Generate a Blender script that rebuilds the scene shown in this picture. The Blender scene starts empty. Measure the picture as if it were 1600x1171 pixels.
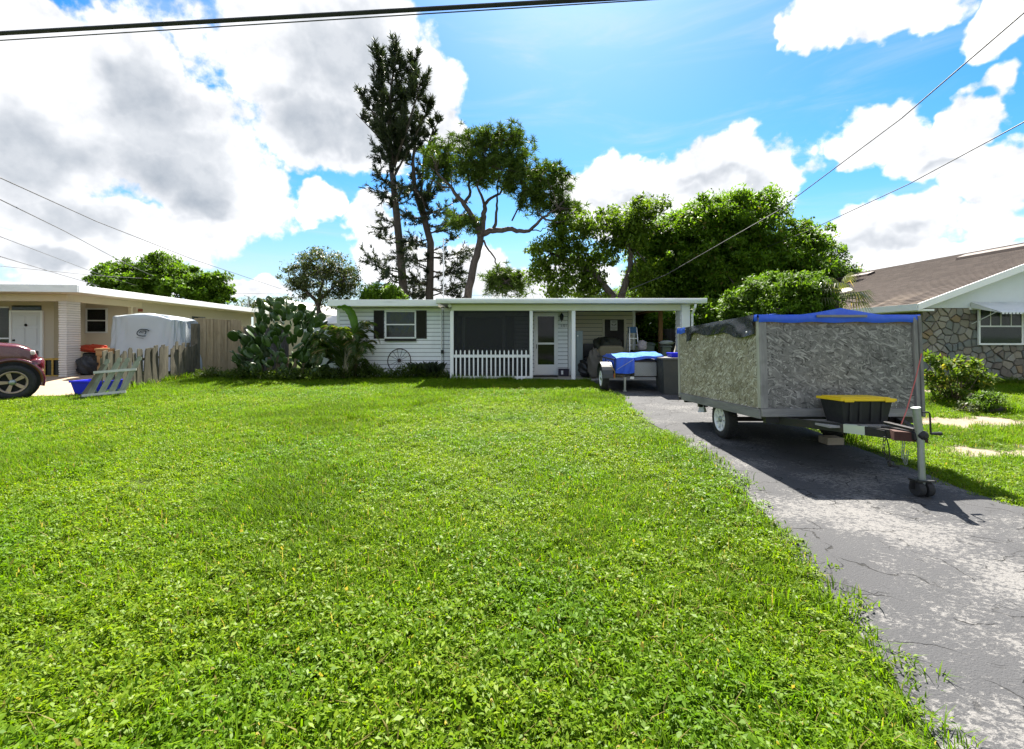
import bpy, math, random
import numpy as np
from mathutils import Vector, Matrix, Euler

# ------------------------------------------------------------------ camera, sky, sun, exposure
sc = bpy.context.scene
COL = sc.collection
F, HZ, CX, H = 720.0, 525.0, 800.0, 1.6        # focal length in photo pixels, horizon row, centre column, eye height
cam_d = bpy.data.cameras.new('camera'); cam = bpy.data.objects.new('camera', cam_d); COL.objects.link(cam)
cam.location = (0, 0, H); cam.rotation_euler = (math.radians(90), 0, 0)
cam_d.sensor_fit = 'HORIZONTAL'; cam_d.sensor_width = 36; cam_d.lens = 36 * F / 1600
cam_d.shift_y = -(585.5 - HZ) / 1600; cam_d.clip_start = .05; cam_d.clip_end = 3000
sc.camera = cam
SUN = Vector((.22, 1.45, 1.9)).normalized()
SUN_EL = math.asin(SUN.z); SUN_AZ = math.atan2(SUN.x, SUN.y)
SKY_STRENGTH = .13
EXPOSURE = 2.2
sd = bpy.data.lights.new('sun', 'SUN'); so = bpy.data.objects.new('sun', sd); COL.objects.link(so)
sd.energy = 4.6; sd.angle = math.radians(.55); sd.color = (1, .94, .84)
so.rotation_euler = SUN.to_track_quat('Z', 'Y').to_euler(); so.location = (6, 30, 40)
vs = sc.view_settings
vs.view_transform = 'Standard'; vs.look = 'None'; vs.exposure = EXPOSURE; vs.gamma = 1; vs.use_curve_mapping = False
sc.render.engine = 'CYCLES'
sc.cycles.use_denoising = True
sc.cycles.max_bounces = 8; sc.cycles.transparent_max_bounces = 12; sc.cycles.sample_clamp_indirect = 6

world = bpy.data.worlds.new('World'); sc.world = world; world.use_nodes = True
def build_world():
    nt = world.node_tree; N = nt.nodes; L = nt.links; N.clear()
    out = N.new('ShaderNodeOutputWorld'); bg = N.new('ShaderNodeBackground'); bg.inputs[1].default_value = SKY_STRENGTH
    L.new(bg.outputs[0], out.inputs[0])
    sky = N.new('ShaderNodeTexSky'); sky.sky_type = 'NISHITA'; sky.sun_disc = False
    sky.sun_elevation = SUN_EL; sky.sun_rotation = SUN_AZ; sky.air_density = 1.0; sky.dust_density = .6; sky.ozone_density = 2.5
    tc = N.new('ShaderNodeTexCoord'); D = tc.outputs['Generated']
    def val(x, sock):
        if isinstance(x, (int, float)): sock.default_value = x
        else: L.new(x, sock)
    def mt(op, a, b=None, c=None, clamp=False):
        n = N.new('ShaderNodeMath'); n.operation = op; n.use_clamp = clamp
        val(a, n.inputs[0])
        if b is not None: val(b, n.inputs[1])
        if c is not None: val(c, n.inputs[2])
        return n.outputs[0]
    def vm(op, a, b=None):
        n = N.new('ShaderNodeVectorMath'); n.operation = op
        for i, x in enumerate((a, b)):
            if x is None: continue
            if isinstance(x, tuple): n.inputs[i].default_value = x
            else: L.new(x, n.inputs[i])
        return n.outputs['Value'] if op == 'LENGTH' else n.outputs[0]
    def noise(v, scale, detail=8, rough=.55, dist=0, color=False):
        n = N.new('ShaderNodeTexNoise'); L.new(v, n.inputs['Vector']); n.inputs['Scale'].default_value = scale
        n.inputs['Detail'].default_value = detail; n.inputs['Roughness'].default_value = rough; n.inputs['Distortion'].default_value = dist
        return n.outputs['Color' if color else 'Fac']
    def ss(x, a, b):
        n = N.new('ShaderNodeMapRange'); n.interpolation_type = 'SMOOTHSTEP'; val(x, n.inputs[0])
        n.inputs[1].default_value = a; n.inputs[2].default_value = b; return n.outputs[0]
    def mix(f, a, b):
        n = N.new('ShaderNodeMix'); n.data_type = 'RGBA'; val(f, n.inputs[0])
        for s, x in ((n.inputs[6], a), (n.inputs[7], b)):
            if isinstance(x, tuple): s.default_value = (*x, 1)
            else: L.new(x, s)
        return n.outputs[2]
    sep = N.new('ShaderNodeSeparateXYZ'); L.new(D, sep.inputs[0])
    az = mt('ARCTAN2', sep.outputs[0], sep.outputs[1]); el = mt('ARCSINE', sep.outputs[2])
    cmb = N.new('ShaderNodeCombineXYZ'); L.new(az, cmb.inputs[0]); L.new(el, cmb.inputs[1])
    # clouds wander: their coordinates are pushed about by two sizes of noise
    w1 = vm('MULTIPLY', vm('SUBTRACT', noise(D, 7, 4, .6, color=True), (.5, .5, .5)), (.20, .16, 0))
    P = vm('ADD', cmb.outputs[0], w1)
    def ae(u, v):
        a, b = (u - CX) / F, (HZ - v) / F
        return math.atan2(a, 1), math.atan2(b, math.sqrt(1 + a * a))
    def field(blobs):
        r = None
        for (u, v, ru, rv) in blobs:
            a0, e0 = ae(u, v); a1, _ = ae(u + ru, v); a2, _ = ae(u - ru, v); _, e1 = ae(u, v - rv); _, e2 = ae(u, v + rv)
            q = vm('MULTIPLY', vm('SUBTRACT', P, (a0, e0, 0)), (2 / abs(a1 - a2), 2 / abs(e1 - e2), 0))
            s = mt('SUBTRACT', 1, vm('LENGTH', q))
            r = s if r is None else mt('MAXIMUM', r, s)
        return r
    cumulus = [(120, 110, 250, 120), (60, 230, 240, 130), (300, 260, 210, 100), (430, 90, 150, 120), (560, 90, 130, 150), (640, 150, 80, 110),
               (180, 350, 230, 60), (330, 320, 110, 60), (560, 210, 90, 70), (40, 30, 130, 60), (230, 180, 220, 110), (500, 200, 140, 80), (690, 215, 45, 35), (80, 400, 120, 40),
               (495, 310, 42, 38), (575, 345, 45, 50), (610, 400, 70, 45), (700, 430, 130, 45),
               (1110, 270, 140, 62), (980, 285, 75, 48), (920, 320, 70, 50), (1040, 340, 190, 60), (1200, 280, 70, 45),
               (1290, 15, 95, 62), (1400, 0, 110, 52), (1560, 20, 90, 50), (1225, 45, 40, 30),
               (1390, 200, 105, 62), (1540, 165, 60, 55), (1470, 225, 100, 62), (1565, 275, 75, 70), (1340, 235, 50, 50),
               (1400, 345, 130, 48), (1560, 350, 80, 34), (1330, 395, 150, 45), (1480, 400, 150, 35),
               (250, 450, 300, 22), (850, 440, 150, 30)]
    front = field(cumulus)
    # round the rest of the sky the same broken cloud goes on
    around = mt('MULTIPLY', mt('SUBTRACT', noise(D, 2.2, 3, .5), .47), 3.2)
    aabs = mt('ABSOLUTE', az)
    side = mt('MAXIMUM', ss(aabs, .86, 1.15), ss(el, .62, .85))
    fld = mt('ADD', mt('MULTIPLY', front, mt('SUBTRACT', 1, side)), mt('MULTIPLY', around, side))
    n1 = noise(D, 9, 9, .6)
    n2 = noise(vm('ADD', D, (SUN.x * .035, SUN.y * .0, .035)), 9, 9, .6)
    f2 = mt('ADD', fld, mt('MULTIPLY', mt('SUBTRACT', n1, .5), 1.5))
    dens = ss(f2, -.03, .2)
    thick = ss(f2, .15, .95)
    relief = mt('MULTIPLY_ADD', mt('SUBTRACT', n1, n2), 2.6, .62, clamp=True)
    greys = [(215, 125, 110, 60), (330, 215, 170, 80), (560, 120, 120, 150), (600, 220, 90, 60), (110, 250, 240, 80), (60, 330, 200, 55), (250, 290, 200, 60),
             (280, 330, 120, 24), (480, 190, 120, 70), (60, 400, 110, 25), (1120, 300, 90, 25), (1400, 372, 110, 20), (1480, 250, 60, 20), (1290, 400, 60, 18), (1000, 320, 60, 20)]
    gf = ss(mt('ADD', mt('MULTIPLY', field(greys), mt('SUBTRACT', 1, side)), mt('MULTIPLY', mt('SUBTRACT', n1, .5), .7)), -.25, .55)
    grey = mt('MULTIPLY', gf, ss(f2, .08, .75))
    K = 1.0 / (SKY_STRENGTH * 2 ** EXPOSURE)
    white = tuple(K * c for c in (1.42, 1.42, 1.43)); soft = tuple(K * c for c in (.76, .79, .85)); dark = tuple(K * c for c in (.44, .50, .58)); mid = tuple(K * c for c in (.74, .78, .84))
    cl = mix(relief, soft, white)
    cl = mix(mt('MULTIPLY', thick, .25), cl, soft)
    cl = mix(mt('MULTIPLY', grey, .95), cl, mix(relief, dark, mid))
    # thin high cirrus, streaked
    mp = N.new('ShaderNodeMapping'); mp.inputs['Rotation'].default_value = (0, 0, .75); mp.inputs['Scale'].default_value = (1.2, 6.5, 1); L.new(cmb.outputs[0], mp.inputs[0])
    cir = mt('MULTIPLY', ss(noise(mp.outputs[0], 2.2, 7, .6, .6), .45, .85), .5)
    hz = N.new('ShaderNodeHueSaturation'); hz.inputs['Saturation'].default_value = 1.35; hz.inputs['Value'].default_value = .33; tn = mix(1.0, sky.outputs[0], (.88, 1.0, 1.06)); tn.node.blend_type = 'MULTIPLY'; L.new(tn, hz.inputs['Color'])
    base = mix(cir, hz.outputs[0], tuple(K * c for c in (.86, .93, 1.0)))
    haze = mt('SUBTRACT', 1, ss(el, .0, .30))
    base = mix(mt('MULTIPLY', haze, .72), base, tuple(K * c for c in (.80, .90, 1.0)))
    L.new(mix(dens, base, cl), bg.inputs[0])
build_world()

# ------------------------------------------------------------------ helpers
rng = random.Random(7); nr = np.random.default_rng(7)
W = {}
def P(u, v, Y): return Vector(((u - CX) / F * Y, Y, H - (v - HZ) / F * Y))
def sstep(a, b, x):
    t = np.clip((np.asarray(x, float) - a) / (b - a), 0, 1); return t * t * (3 - 2 * t)
def gz(x, y):
    return .15 * sstep(7, 14, y) + .19 * sstep(-8.2, -12, x) * sstep(11, 14.5, y) + .05 * sstep(6, 12, x) * sstep(6, 12, y)
def g(x, y): return float(gz(x, y))
def vnoise(x, y, seed=0):
    x = np.asarray(x, float); y = np.asarray(y, float)
    def h(i, j):
        s = np.sin(i * 127.1 + j * 311.7 + seed * 74.7) * 43758.5453; return s - np.floor(s)
    i, j = np.floor(x), np.floor(y); fx, fy = x - i, y - j; fx = fx * fx * (3 - 2 * fx); fy = fy * fy * (3 - 2 * fy)
    return (h(i, j) * (1 - fx) + h(i + 1, j) * fx) * (1 - fy) + (h(i, j + 1) * (1 - fx) + h(i + 1, j + 1) * fx) * fy
def fbm(x, y, seed=0, o=4):
    r = 0; a = .5
    for k in range(o): r = r + a * vnoise(np.asarray(x) * 2 ** k, np.asarray(y) * 2 ** k, seed + k); a *= .5
    return r / (1 - .5 ** o)
class MB:
    def __init__(s): s.v = []; s.f = []
    def add(s, vs_, fs):
        o = len(s.v); s.v += [tuple(p) for p in vs_]; s.f += [tuple(i + o for i in q) for q in fs]; return s
    def box(s, x0, x1, y0, y1, z0, z1, R=None):
        vs_ = [Vector((x, y, z)) for z in (z0, z1) for y in (y0, y1) for x in (x0, x1)]
        if R is not None: vs_ = [R @ p for p in vs_]
        return s.add(vs_, [(0, 2, 3, 1), (4, 5, 7, 6), (0, 1, 5, 4), (2, 6, 7, 3), (0, 4, 6, 2), (1, 3, 7, 5)])
    def beam(s, a, b, w, d, up=(0, 0, 1)):
        a, b = Vector(a), Vector(b); t = (b - a).normalized(); up = Vector(up)
        if abs(t.dot(up)) > .98: up = Vector((0, 1, 0))
        sx = t.cross(up).normalized() * (w / 2); uy = sx.cross(t).normalized() * (d / 2)
        vs_ = [p + i * sx + j * uy for p in (a, b) for i, j in ((-1, -1), (1, -1), (1, 1), (-1, 1))]
        return s.add(vs_, [(0, 3, 2, 1), (4, 5, 6, 7), (0, 1, 5, 4), (1, 2, 6, 5), (2, 3, 7, 6), (3, 0, 4, 7)])
    def tube(s, pts, rad, n=8, cap=True):
        pts = [Vector(p) for p in pts]; m = len(pts)
        if not isinstance(rad, (list, tuple)): rad = [rad] * m
        vs_ = []; ref = None
        for i, p in enumerate(pts):
            t = (pts[min(i + 1, m - 1)] - pts[max(i - 1, 0)]).normalized()
            if ref is None: ref = Vector((0, 0, 1)) if abs(t.z) < .9 else Vector((1, 0, 0))
            a = t.cross(ref)
            if a.length < 1e-4: ref = Vector((0, 1, 0)); a = t.cross(ref)
            a.normalize(); b = t.cross(a).normalized(); ref = a.cross(t)
            vs_ += [p + rad[i] * (math.cos(2 * math.pi * k / n) * a + math.sin(2 * math.pi * k / n) * b) for k in range(n)]
        fs = [(i * n + k, i * n + (k + 1) % n, (i + 1) * n + (k + 1) % n, (i + 1) * n + k) for i in range(m - 1) for k in range(n)]
        if cap: fs += [tuple(range(n - 1, -1, -1)), tuple(range((m - 1) * n, m * n))]
        return s.add(vs_, fs)
    def lathe(s, prof, axis_o, axis, n=20, cap=True):
        axis = Vector(axis).normalized(); ref = Vector((0, 0, 1)) if abs(axis.z) < .9 else Vector((1, 0, 0))
        a = axis.cross(ref).normalized(); b = axis.cross(a); o = Vector(axis_o); vs_ = []
        for (r, h_) in prof: vs_ += [o + axis * h_ + r * (math.cos(2 * math.pi * k / n) * a + math.sin(2 * math.pi * k / n) * b) for k in range(n)]
        m = len(prof)
        fs = [(i * n + k, i * n + (k + 1) % n, (i + 1) * n + (k + 1) % n, (i + 1) * n + k) for i in range(m - 1) for k in range(n)]
        if cap: fs += [tuple(range(n - 1, -1, -1)), tuple(range((m - 1) * n, m * n))]
        return s.add(vs_, fs)
    def prism(s, pts, dvec):
        pts = [Vector(p) for p in pts]; d = Vector(dvec); n = len(pts)
        return s.add(pts + [p + d for p in pts], [tuple(range(n - 1, -1, -1)), tuple(range(n, 2 * n))] + [(i, (i + 1) % n, n + (i + 1) % n, n + i) for i in range(n)])
    def grid(s, fn, nu, nv, close_u=False):
        vs_ = [fn(i / nu, j / nv) for j in range(nv + 1) for i in range(nu + (0 if close_u else 1))]; k = nu + (0 if close_u else 1)
        return s.add(vs_, [(j * k + i, j * k + (i + 1) % k, (j + 1) * k + (i + 1) % k, (j + 1) * k + i) for j in range(nv) for i in range(nu)])
    def mesh(s, name, mat, smooth=False):
        me = bpy.data.meshes.new(name); me.from_pydata(s.v, [], s.f)
        if mat is not None: me.materials.append(mat)
        if smooth: me.shade_smooth()
        return me
def np_mesh(name, V, Fq, mat, smooth=False):
    me = bpy.data.meshes.new(name); V = np.asarray(V, np.float32); Fq = np.asarray(Fq, np.int32); k = Fq.shape[1]
    me.vertices.add(len(V)); me.vertices.foreach_set('co', V.ravel()); me.loops.add(Fq.size); me.loops.foreach_set('vertex_index', Fq.ravel())
    me.polygons.add(len(Fq)); me.polygons.foreach_set('loop_start', np.arange(0, Fq.size, k, dtype=np.int32)); me.polygons.foreach_set('loop_total', np.full(len(Fq), k, np.int32))
    me.update(calc_edges=True); me.validate(); me.materials.append(mat)
    if smooth: me.shade_smooth()
    return me
I4 = Matrix.Identity(4)
def tag(o, label=None, cat=None, group=None, kind=None):
    if label: o['label'] = label
    if cat: o['category'] = cat
    if group: o['group'] = group
    if kind: o['kind'] = kind
    return o
def thing(name, loc, label, cat, group=None, M=None):
    o = bpy.data.objects.new(name, None); COL.objects.link(o); M = M if M is not None else Matrix.Translation(Vector(loc))
    o.matrix_world = M; o.empty_display_size = .2; W[o.name] = M.copy(); return tag(o, label, cat, group)
def add(name, geo, mat, parent=None, fr=None, smooth=False, bevel=0, label=None, cat=None, group=None, kind=None, seg=1):
    """links geo (an MB or a mesh) as one object; its coordinates are in the frame fr (world if None)"""
    if isinstance(geo, MB) and parent is None and fr is None:
        lo = [min(p[i] for p in geo.v) for i in range(3)]; hi = [max(p[i] for p in geo.v) for i in range(3)]
        c = Vector(((lo[0] + hi[0]) / 2, (lo[1] + hi[1]) / 2, lo[2])); geo.v = [tuple(Vector(p) - c) for p in geo.v]; fr = Matrix.Translation(c)
    me = geo.mesh(name, mat, smooth) if isinstance(geo, MB) else geo
    fr = fr if fr is not None else I4
    o = bpy.data.objects.new(name, me); COL.objects.link(o)
    if parent is not None:
        o.parent = parent; o.matrix_basis = W[parent.name].inverted() @ fr
    else: o.matrix_basis = fr
    W[o.name] = fr.copy()
    if bevel:
        b = o.modifiers.new('bevel', 'BEVEL'); b.width = bevel; b.segments = seg; b.limit_method = 'ANGLE'; b.angle_limit = math.radians(40)
    return tag(o, label, cat, group, kind)
T = Matrix.Translation
def RZ(a): return Matrix.Rotation(a, 4, 'Z')
def RX(a): return Matrix.Rotation(a, 4, 'X')
def RY(a): return Matrix.Rotation(a, 4, 'Y')

# ------------------------------------------------------------------ materials
def nodes(name):
    m = bpy.data.materials.new(name); m.use_nodes = True; nt = m.node_tree; b = nt.nodes['Principled BSDF']
    return m, nt.nodes, nt.links, b
def nmix(N, L, f, a, b, mode='MIX'):
    n = N.new('ShaderNodeMix'); n.data_type = 'RGBA'; n.blend_type = mode
    if isinstance(f, (int, float)): n.inputs[0].default_value = f
    else: L.new(f, n.inputs[0])
    for s, x in ((n.inputs[6], a), (n.inputs[7], b)):
        if isinstance(x, tuple): s.default_value = (*x[:3], 1)
        else: L.new(x, s)
    return n.outputs[2]
def nnoise(N, L, vec, scale, detail=4, rough=.55, dist=0):
    n = N.new('ShaderNodeTexNoise'); n.inputs['Scale'].default_value = scale; n.inputs['Detail'].default_value = detail
    n.inputs['Roughness'].default_value = rough; n.inputs['Distortion'].default_value = dist; L.new(vec, n.inputs['Vector']); return n.outputs['Fac']
def nrange(N, L, x, a, b, c=0, d=1):
    n = N.new('ShaderNodeMapRange'); n.interpolation_type = 'SMOOTHSTEP'; L.new(x, n.inputs[0])
    for i, q in enumerate((a, b, c, d)): n.inputs[i + 1].default_value = q
    return n.outputs[0]
def nmap(N, L, vec, scale=(1, 1, 1), rot=(0, 0, 0), loc=(0, 0, 0)):
    n = N.new('ShaderNodeMapping'); n.inputs['Scale'].default_value = scale; n.inputs['Rotation'].default_value = rot; n.inputs['Location'].default_value = loc
    L.new(vec, n.inputs[0]); return n.outputs[0]
def nbump(N, L, b, h_, strength, dist=.02):
    n = N.new('ShaderNodeBump'); n.inputs['Strength'].default_value = strength; n.inputs['Distance'].default_value = dist; L.new(h_, n.inputs['Height']); L.new(n.outputs[0], b.inputs['Normal'])
def M_(name, col, rough=.6, var=.18, scale=3, grime=0, gcol=(.12, .10, .08), gscale=(2, 2, 2), bump=0, bscale=60, metal=0, spec=.4, rnd=0, coords='POS', coat=0):
    """a painted, wooden or metal surface: colour drifts a little, grime in streaks, fine relief, each piece its own shade"""
    m, N, L, b = nodes(name)
    if coords == 'POS': vec = N.new('ShaderNodeNewGeometry').outputs['Position']
    else: vec = N.new('ShaderNodeTexCoord').outputs['Object']
    lo = tuple(c * (1 - var) for c in col); hi = tuple(min(1, c * (1 + var)) for c in col)
    c = nmix(N, L, nnoise(N, L, vec, scale, 6), lo, hi)
    if rnd:
        oi = N.new('ShaderNodeObjectInfo'); hs = N.new('ShaderNodeHueSaturation'); L.new(c, hs.inputs['Color'])
        mr = N.new('ShaderNodeMapRange'); L.new(oi.outputs['Random'], mr.inputs[0]); mr.inputs[3].default_value = 1 - rnd; mr.inputs[4].default_value = 1 + rnd; L.new(mr.outputs[0], hs.inputs['Value']); c = hs.outputs[0]
    if grime:
        gf = nrange(N, L, nnoise(N, L, nmap(N, L, vec, gscale), 1, 7, .65), .45, .8, 0, grime); c = nmix(N, L, gf, c, gcol)
    L.new(c, b.inputs['Base Color']); b.inputs['Metallic'].default_value = metal; b.inputs['Specular IOR Level'].default_value = spec
    rr = nrange(N, L, nnoise(N, L, vec, scale * 3, 4), .3, .7, max(0, rough - .1), min(1, rough + .1)); L.new(rr, b.inputs['Roughness'])
    if coat: b.inputs['Coat Weight'].default_value = coat; b.inputs['Coat Roughness'].default_value = .08
    if bump: nbump(N, L, b, nnoise(N, L, vec, bscale, 5, .6), bump, .01)
    return m
def wood_(name, col, col2, grain=(3, 3, 30), rough=.85, rnd=.2, bump=.4, coords='OBJ', knots=.3):
    m, N, L, b = nodes(name); vec = N.new('ShaderNodeTexCoord').outputs['Object'] if coords == 'OBJ' else N.new('ShaderNodeNewGeometry').outputs['Position']
    oi = N.new('ShaderNodeObjectInfo'); ofs = N.new('ShaderNodeVectorMath'); ofs.operation = 'ADD'; L.new(vec, ofs.inputs[0])
    sc_ = N.new('ShaderNodeVectorMath'); sc_.operation = 'SCALE'; sc_.inputs[0].default_value = (37, 19, 53); L.new(oi.outputs['Random'], sc_.inputs['Scale']); L.new(sc_.outputs[0], ofs.inputs[1])
    v2 = nmap(N, L, ofs.outputs[0], grain); n = nnoise(N, L, v2, 1, 8, .65, .6)
    c = nmix(N, L, nrange(N, L, n, .3, .7), col, col2)
    blot = nrange(N, L, nnoise(N, L, ofs.outputs[0], 3.5, 4), .5, .75, 0, knots); c = nmix(N, L, blot, c, tuple(x * .35 for x in col))
    hs = N.new('ShaderNodeHueSaturation'); L.new(c, hs.inputs['Color']); mr = N.new('ShaderNodeMapRange'); L.new(oi.outputs['Random'], mr.inputs[0]); mr.inputs[3].default_value = 1 - rnd; mr.inputs[4].default_value = 1 + rnd
    L.new(mr.outputs[0], hs.inputs['Value']); L.new(hs.outputs[0], b.inputs['Base Color']); b.inputs['Roughness'].default_value = rough; b.inputs['Specular IOR Level'].default_value = .25
    nbump(N, L, b, n, bump, .01); return m
def leaf_(name, ca, cb, trans=.45, cdry=None, dry=.0, rough=.45, wscale=.6, spec=.4, big=None):
    """leaves: each its own shade (random per island), patches of shade over the place, light let through"""
    m, N, L, b = nodes(name); geo = N.new('ShaderNodeNewGeometry')
    c = nmix(N, L, geo.outputs['Random Per Island'], ca, cb)
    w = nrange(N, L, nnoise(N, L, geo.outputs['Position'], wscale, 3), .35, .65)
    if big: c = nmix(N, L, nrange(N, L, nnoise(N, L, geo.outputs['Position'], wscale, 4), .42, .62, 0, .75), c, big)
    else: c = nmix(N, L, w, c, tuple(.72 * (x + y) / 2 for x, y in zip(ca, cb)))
    if cdry:
        th = N.new('ShaderNodeMath'); th.operation = 'GREATER_THAN'; th.inputs[1].default_value = 1 - dry
        fr_ = N.new('ShaderNodeMath'); fr_.operation = 'FRACT'; mu = N.new('ShaderNodeMath'); mu.operation = 'MULTIPLY'; mu.inputs[1].default_value = 17.31
        L.new(geo.outputs['Random Per Island'], mu.inputs[0]); L.new(mu.outputs[0], fr_.inputs[0]); L.new(fr_.outputs[0], th.inputs[0]); c = nmix(N, L, th.outputs[0], c, cdry)
    L.new(c, b.inputs['Base Color']); b.inputs['Roughness'].default_value = rough; b.inputs['Specular IOR Level'].default_value = spec
    tr = N.new('ShaderNodeBsdfTranslucent'); L.new(nmix(N, L, 1.0, c, (1.2, 1.2, .5), 'MULTIPLY'), tr.inputs[0])
    mx = N.new('ShaderNodeMixShader'); mx.inputs[0].default_value = trans; L.new(b.outputs[0], mx.inputs[1]); L.new(tr.outputs[0], mx.inputs[2])
    L.new(mx.outputs[0], N['Material Output'].inputs[0]); return m
def glass_(name, tint=(.03, .035, .04), rough=.05):
    m, N, L, b = nodes(name); b.inputs['Base Color'].default_value = (*tint, 1); b.inputs['Roughness'].default_value = rough; b.inputs['Specular IOR Level'].default_value = .7
    tr = N.new('ShaderNodeBsdfTransparent'); tr.inputs[0].default_value = (.75, .8, .8, 1); mx = N.new('ShaderNodeMixShader'); mx.inputs[0].default_value = .32
    L.new(tr.outputs[0], mx.inputs[1]); L.new(b.outputs[0], mx.inputs[2]); L.new(mx.outputs[0], N['Material Output'].inputs[0]); return m
def screen_(name):
    m, N, L, b = nodes(name); b.inputs['Base Color'].default_value = (.012, .013, .014, 1); b.inputs['Roughness'].default_value = .7
    tr = N.new('ShaderNodeBsdfTransparent'); mx = N.new('ShaderNodeMixShader'); mx.inputs[0].default_value = .66
    L.new(tr.outputs[0], mx.inputs[1]); L.new(b.outputs[0], mx.inputs[2]); L.new(mx.outputs[0], N['Material Output'].inputs[0]); return m
def osb_(name, cols, dark, tint=None):
    """strand board: layers of long flakes lying every way, each flake its own grey or tan"""
    m, N, L, b = nodes(name); vec = N.new('ShaderNodeTexCoord').outputs['Object']
    sp = N.new('ShaderNodeSeparateXYZ'); L.new(vec, sp.inputs[0]); ad = N.new('ShaderNodeMath'); ad.operation = 'ADD'; L.new(sp.outputs[0], ad.inputs[0]); L.new(sp.outputs[1], ad.inputs[1])
    cb = N.new('ShaderNodeCombineXYZ'); L.new(ad.outputs[0], cb.inputs[0]); L.new(sp.outputs[2], cb.inputs[1])
    wob = N.new('ShaderNodeTexNoise'); wob.inputs['Scale'].default_value = 9; L.new(cb.outputs[0], wob.inputs['Vector']); wm = N.new('ShaderNodeVectorMath'); wm.operation = 'SCALE'; wm.inputs['Scale'].default_value = .006; L.new(wob.outputs['Color'], wm.inputs[0])
    av = N.new('ShaderNodeVectorMath'); av.operation = 'ADD'; L.new(cb.outputs[0], av.inputs[0]); L.new(wm.outputs[0], av.inputs[1]); v = av.outputs[0]
    col = None; hgt = None
    for i, ang in enumerate((.2, 1.2, -.5, .8, -1.1, 1.5, -.15, .5)):
        vo = N.new('ShaderNodeTexVoronoi'); vo.voronoi_dimensions = '2D'; vo.inputs['Scale'].default_value = 1; L.new(nmap(N, L, nmap(N, L, v, (1, 1, 1), (0, 0, ang), (i * 3.1, i * 1.7, 0)), (13.0, 44 + 3 * i, 1)), vo.inputs['Vector'])
        s2 = N.new('ShaderNodeSeparateColor'); L.new(vo.outputs['Color'], s2.inputs[0])
        rp = N.new('ShaderNodeValToRGB'); e = rp.color_ramp.elements
        for k, cc in enumerate(cols):
            el_ = e[k] if k < 2 else e.new(.5); el_.color = (*cc, 1)
        for k in range(len(cols)): rp.color_ramp.elements[k].position = k / (len(cols) - 1)
        L.new(s2.outputs[0], rp.inputs[0])
        if col is None: col = rp.outputs[0]; hgt = s2.outputs[1]
        else:
            mk = N.new('ShaderNodeMath'); mk.operation = 'GREATER_THAN'; mk.inputs[1].default_value = .70; L.new(s2.outputs[1], mk.inputs[0])
            col = nmix(N, L, mk.outputs[0], col, rp.outputs[0])
            hm = N.new('ShaderNodeMix'); L.new(mk.outputs[0], hm.inputs[0]); L.new(hgt, hm.inputs[2]); L.new(s2.outputs[0], hm.inputs[3]); hgt = hm.outputs[0]
    st = nrange(N, L, nnoise(N, L, vec, 2.2, 5), .5, .75, 0, .45); col = nmix(N, L, st, col, dark)
    if tint:                                   # unweathered strip below the top edge, kept dry by the tarp
        hi = nrange(N, L, sp.outputs[2], tint[1], tint[2], 0, .75); col = nmix(N, L, hi, col, tint[0])
    L.new(col, b.inputs['Base Color']); b.inputs['Roughness'].default_value = .85; b.inputs['Specular IOR Level'].default_value = .2
    nbump(N, L, b, hgt, .15, .006); return m

white_paint = M_('white_paint', (.83, .83, .82), .5, .05, 2, grime=.16, gcol=(.45, .44, .38), gscale=(3, 3, .8))
siding_m = M_('white_siding', (.83, .84, .84), .45, .05, 2, grime=.18, gcol=(.42, .44, .40), gscale=(2.5, 2.5, .7), rnd=.03)
cream_siding = M_('cream_siding', (.62, .58, .47), .55, .06, 2, grime=.15, gcol=(.35, .32, .25), rnd=.03)
cream_trim = M_('cream_trim', (.70, .69, .50), .55, .08, 2, grime=.2, gcol=(.36, .36, .22))
fascia_m = M_('fascia_white', (.80, .81, .81), .5, .08, 3, grime=.45, gcol=(.34, .33, .33), gscale=(1.2, 1.2, 12))
roof_flat = M_('flat_roofing', (.45, .45, .44), .9, .2, 2, grime=.4)
beige_m = M_('beige_stucco', (.56, .48, .37), .9, .06, 2, grime=.15, gcol=(.33, .28, .22), bump=.3, bscale=90)
brown_shutter = M_('dark_brown_paint', (.018, .014, .013), .55, .2, 6)
black_m = M_('black_plastic', (.016, .017, .018), .5, .25, 6, grime=.2, gcol=(.06, .06, .06))
black_steel = M_('black_painted_steel', (.02, .02, .021), .45, .3, 8, grime=.5, gcol=(.09, .06, .045), gscale=(5, 5, 5), metal=.3)
rubber = M_('tyre_rubber', (.022, .022, .023), .8, .25, 9, grime=.4, gcol=(.07, .065, .06), bump=.3, bscale=80)
galv = M_('galvanised_steel', (.30, .335, .325), .42, .2, 14, metal=.75, grime=.35, gcol=(.2, .19, .16), gscale=(9, 9, 4))
alu = M_('aluminium', (.68, .69, .70), .35, .1, 10, metal=.7, grime=.15)
chrome_w = M_('painted_white_rim', (.72, .73, .74), .35, .08, 8, grime=.35, gcol=(.25, .22, .18), metal=.1)
concrete = M_('concrete', (.36, .34, .31), .9, .18, 2.5, grime=.45, gcol=(.16, .15, .14), gscale=(1.5, 1.5, 1.5), bump=.3, bscale=50)
sand_drive = M_('sandy_concrete', (.30, .225, .16), .95, .14, 1.2, grime=.5, gcol=(.34, .27, .18), gscale=(.9, 1.6, 1), bump=.3, bscale=25)
blue_tarp = M_('blue_tarp', (.012, .085, .62), .38, .18, 7, grime=.35, gcol=(.10, .28, .75), gscale=(5, 5, 5), bump=.25, bscale=30, spec=.5)
black_tarp = M_('black_plastic_sheet', (.028, .030, .033), .28, .25, 7, spec=.55)
blue_bin = M_('blue_plastic', (.015, .02, .62), .4, .1, 6)
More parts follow.
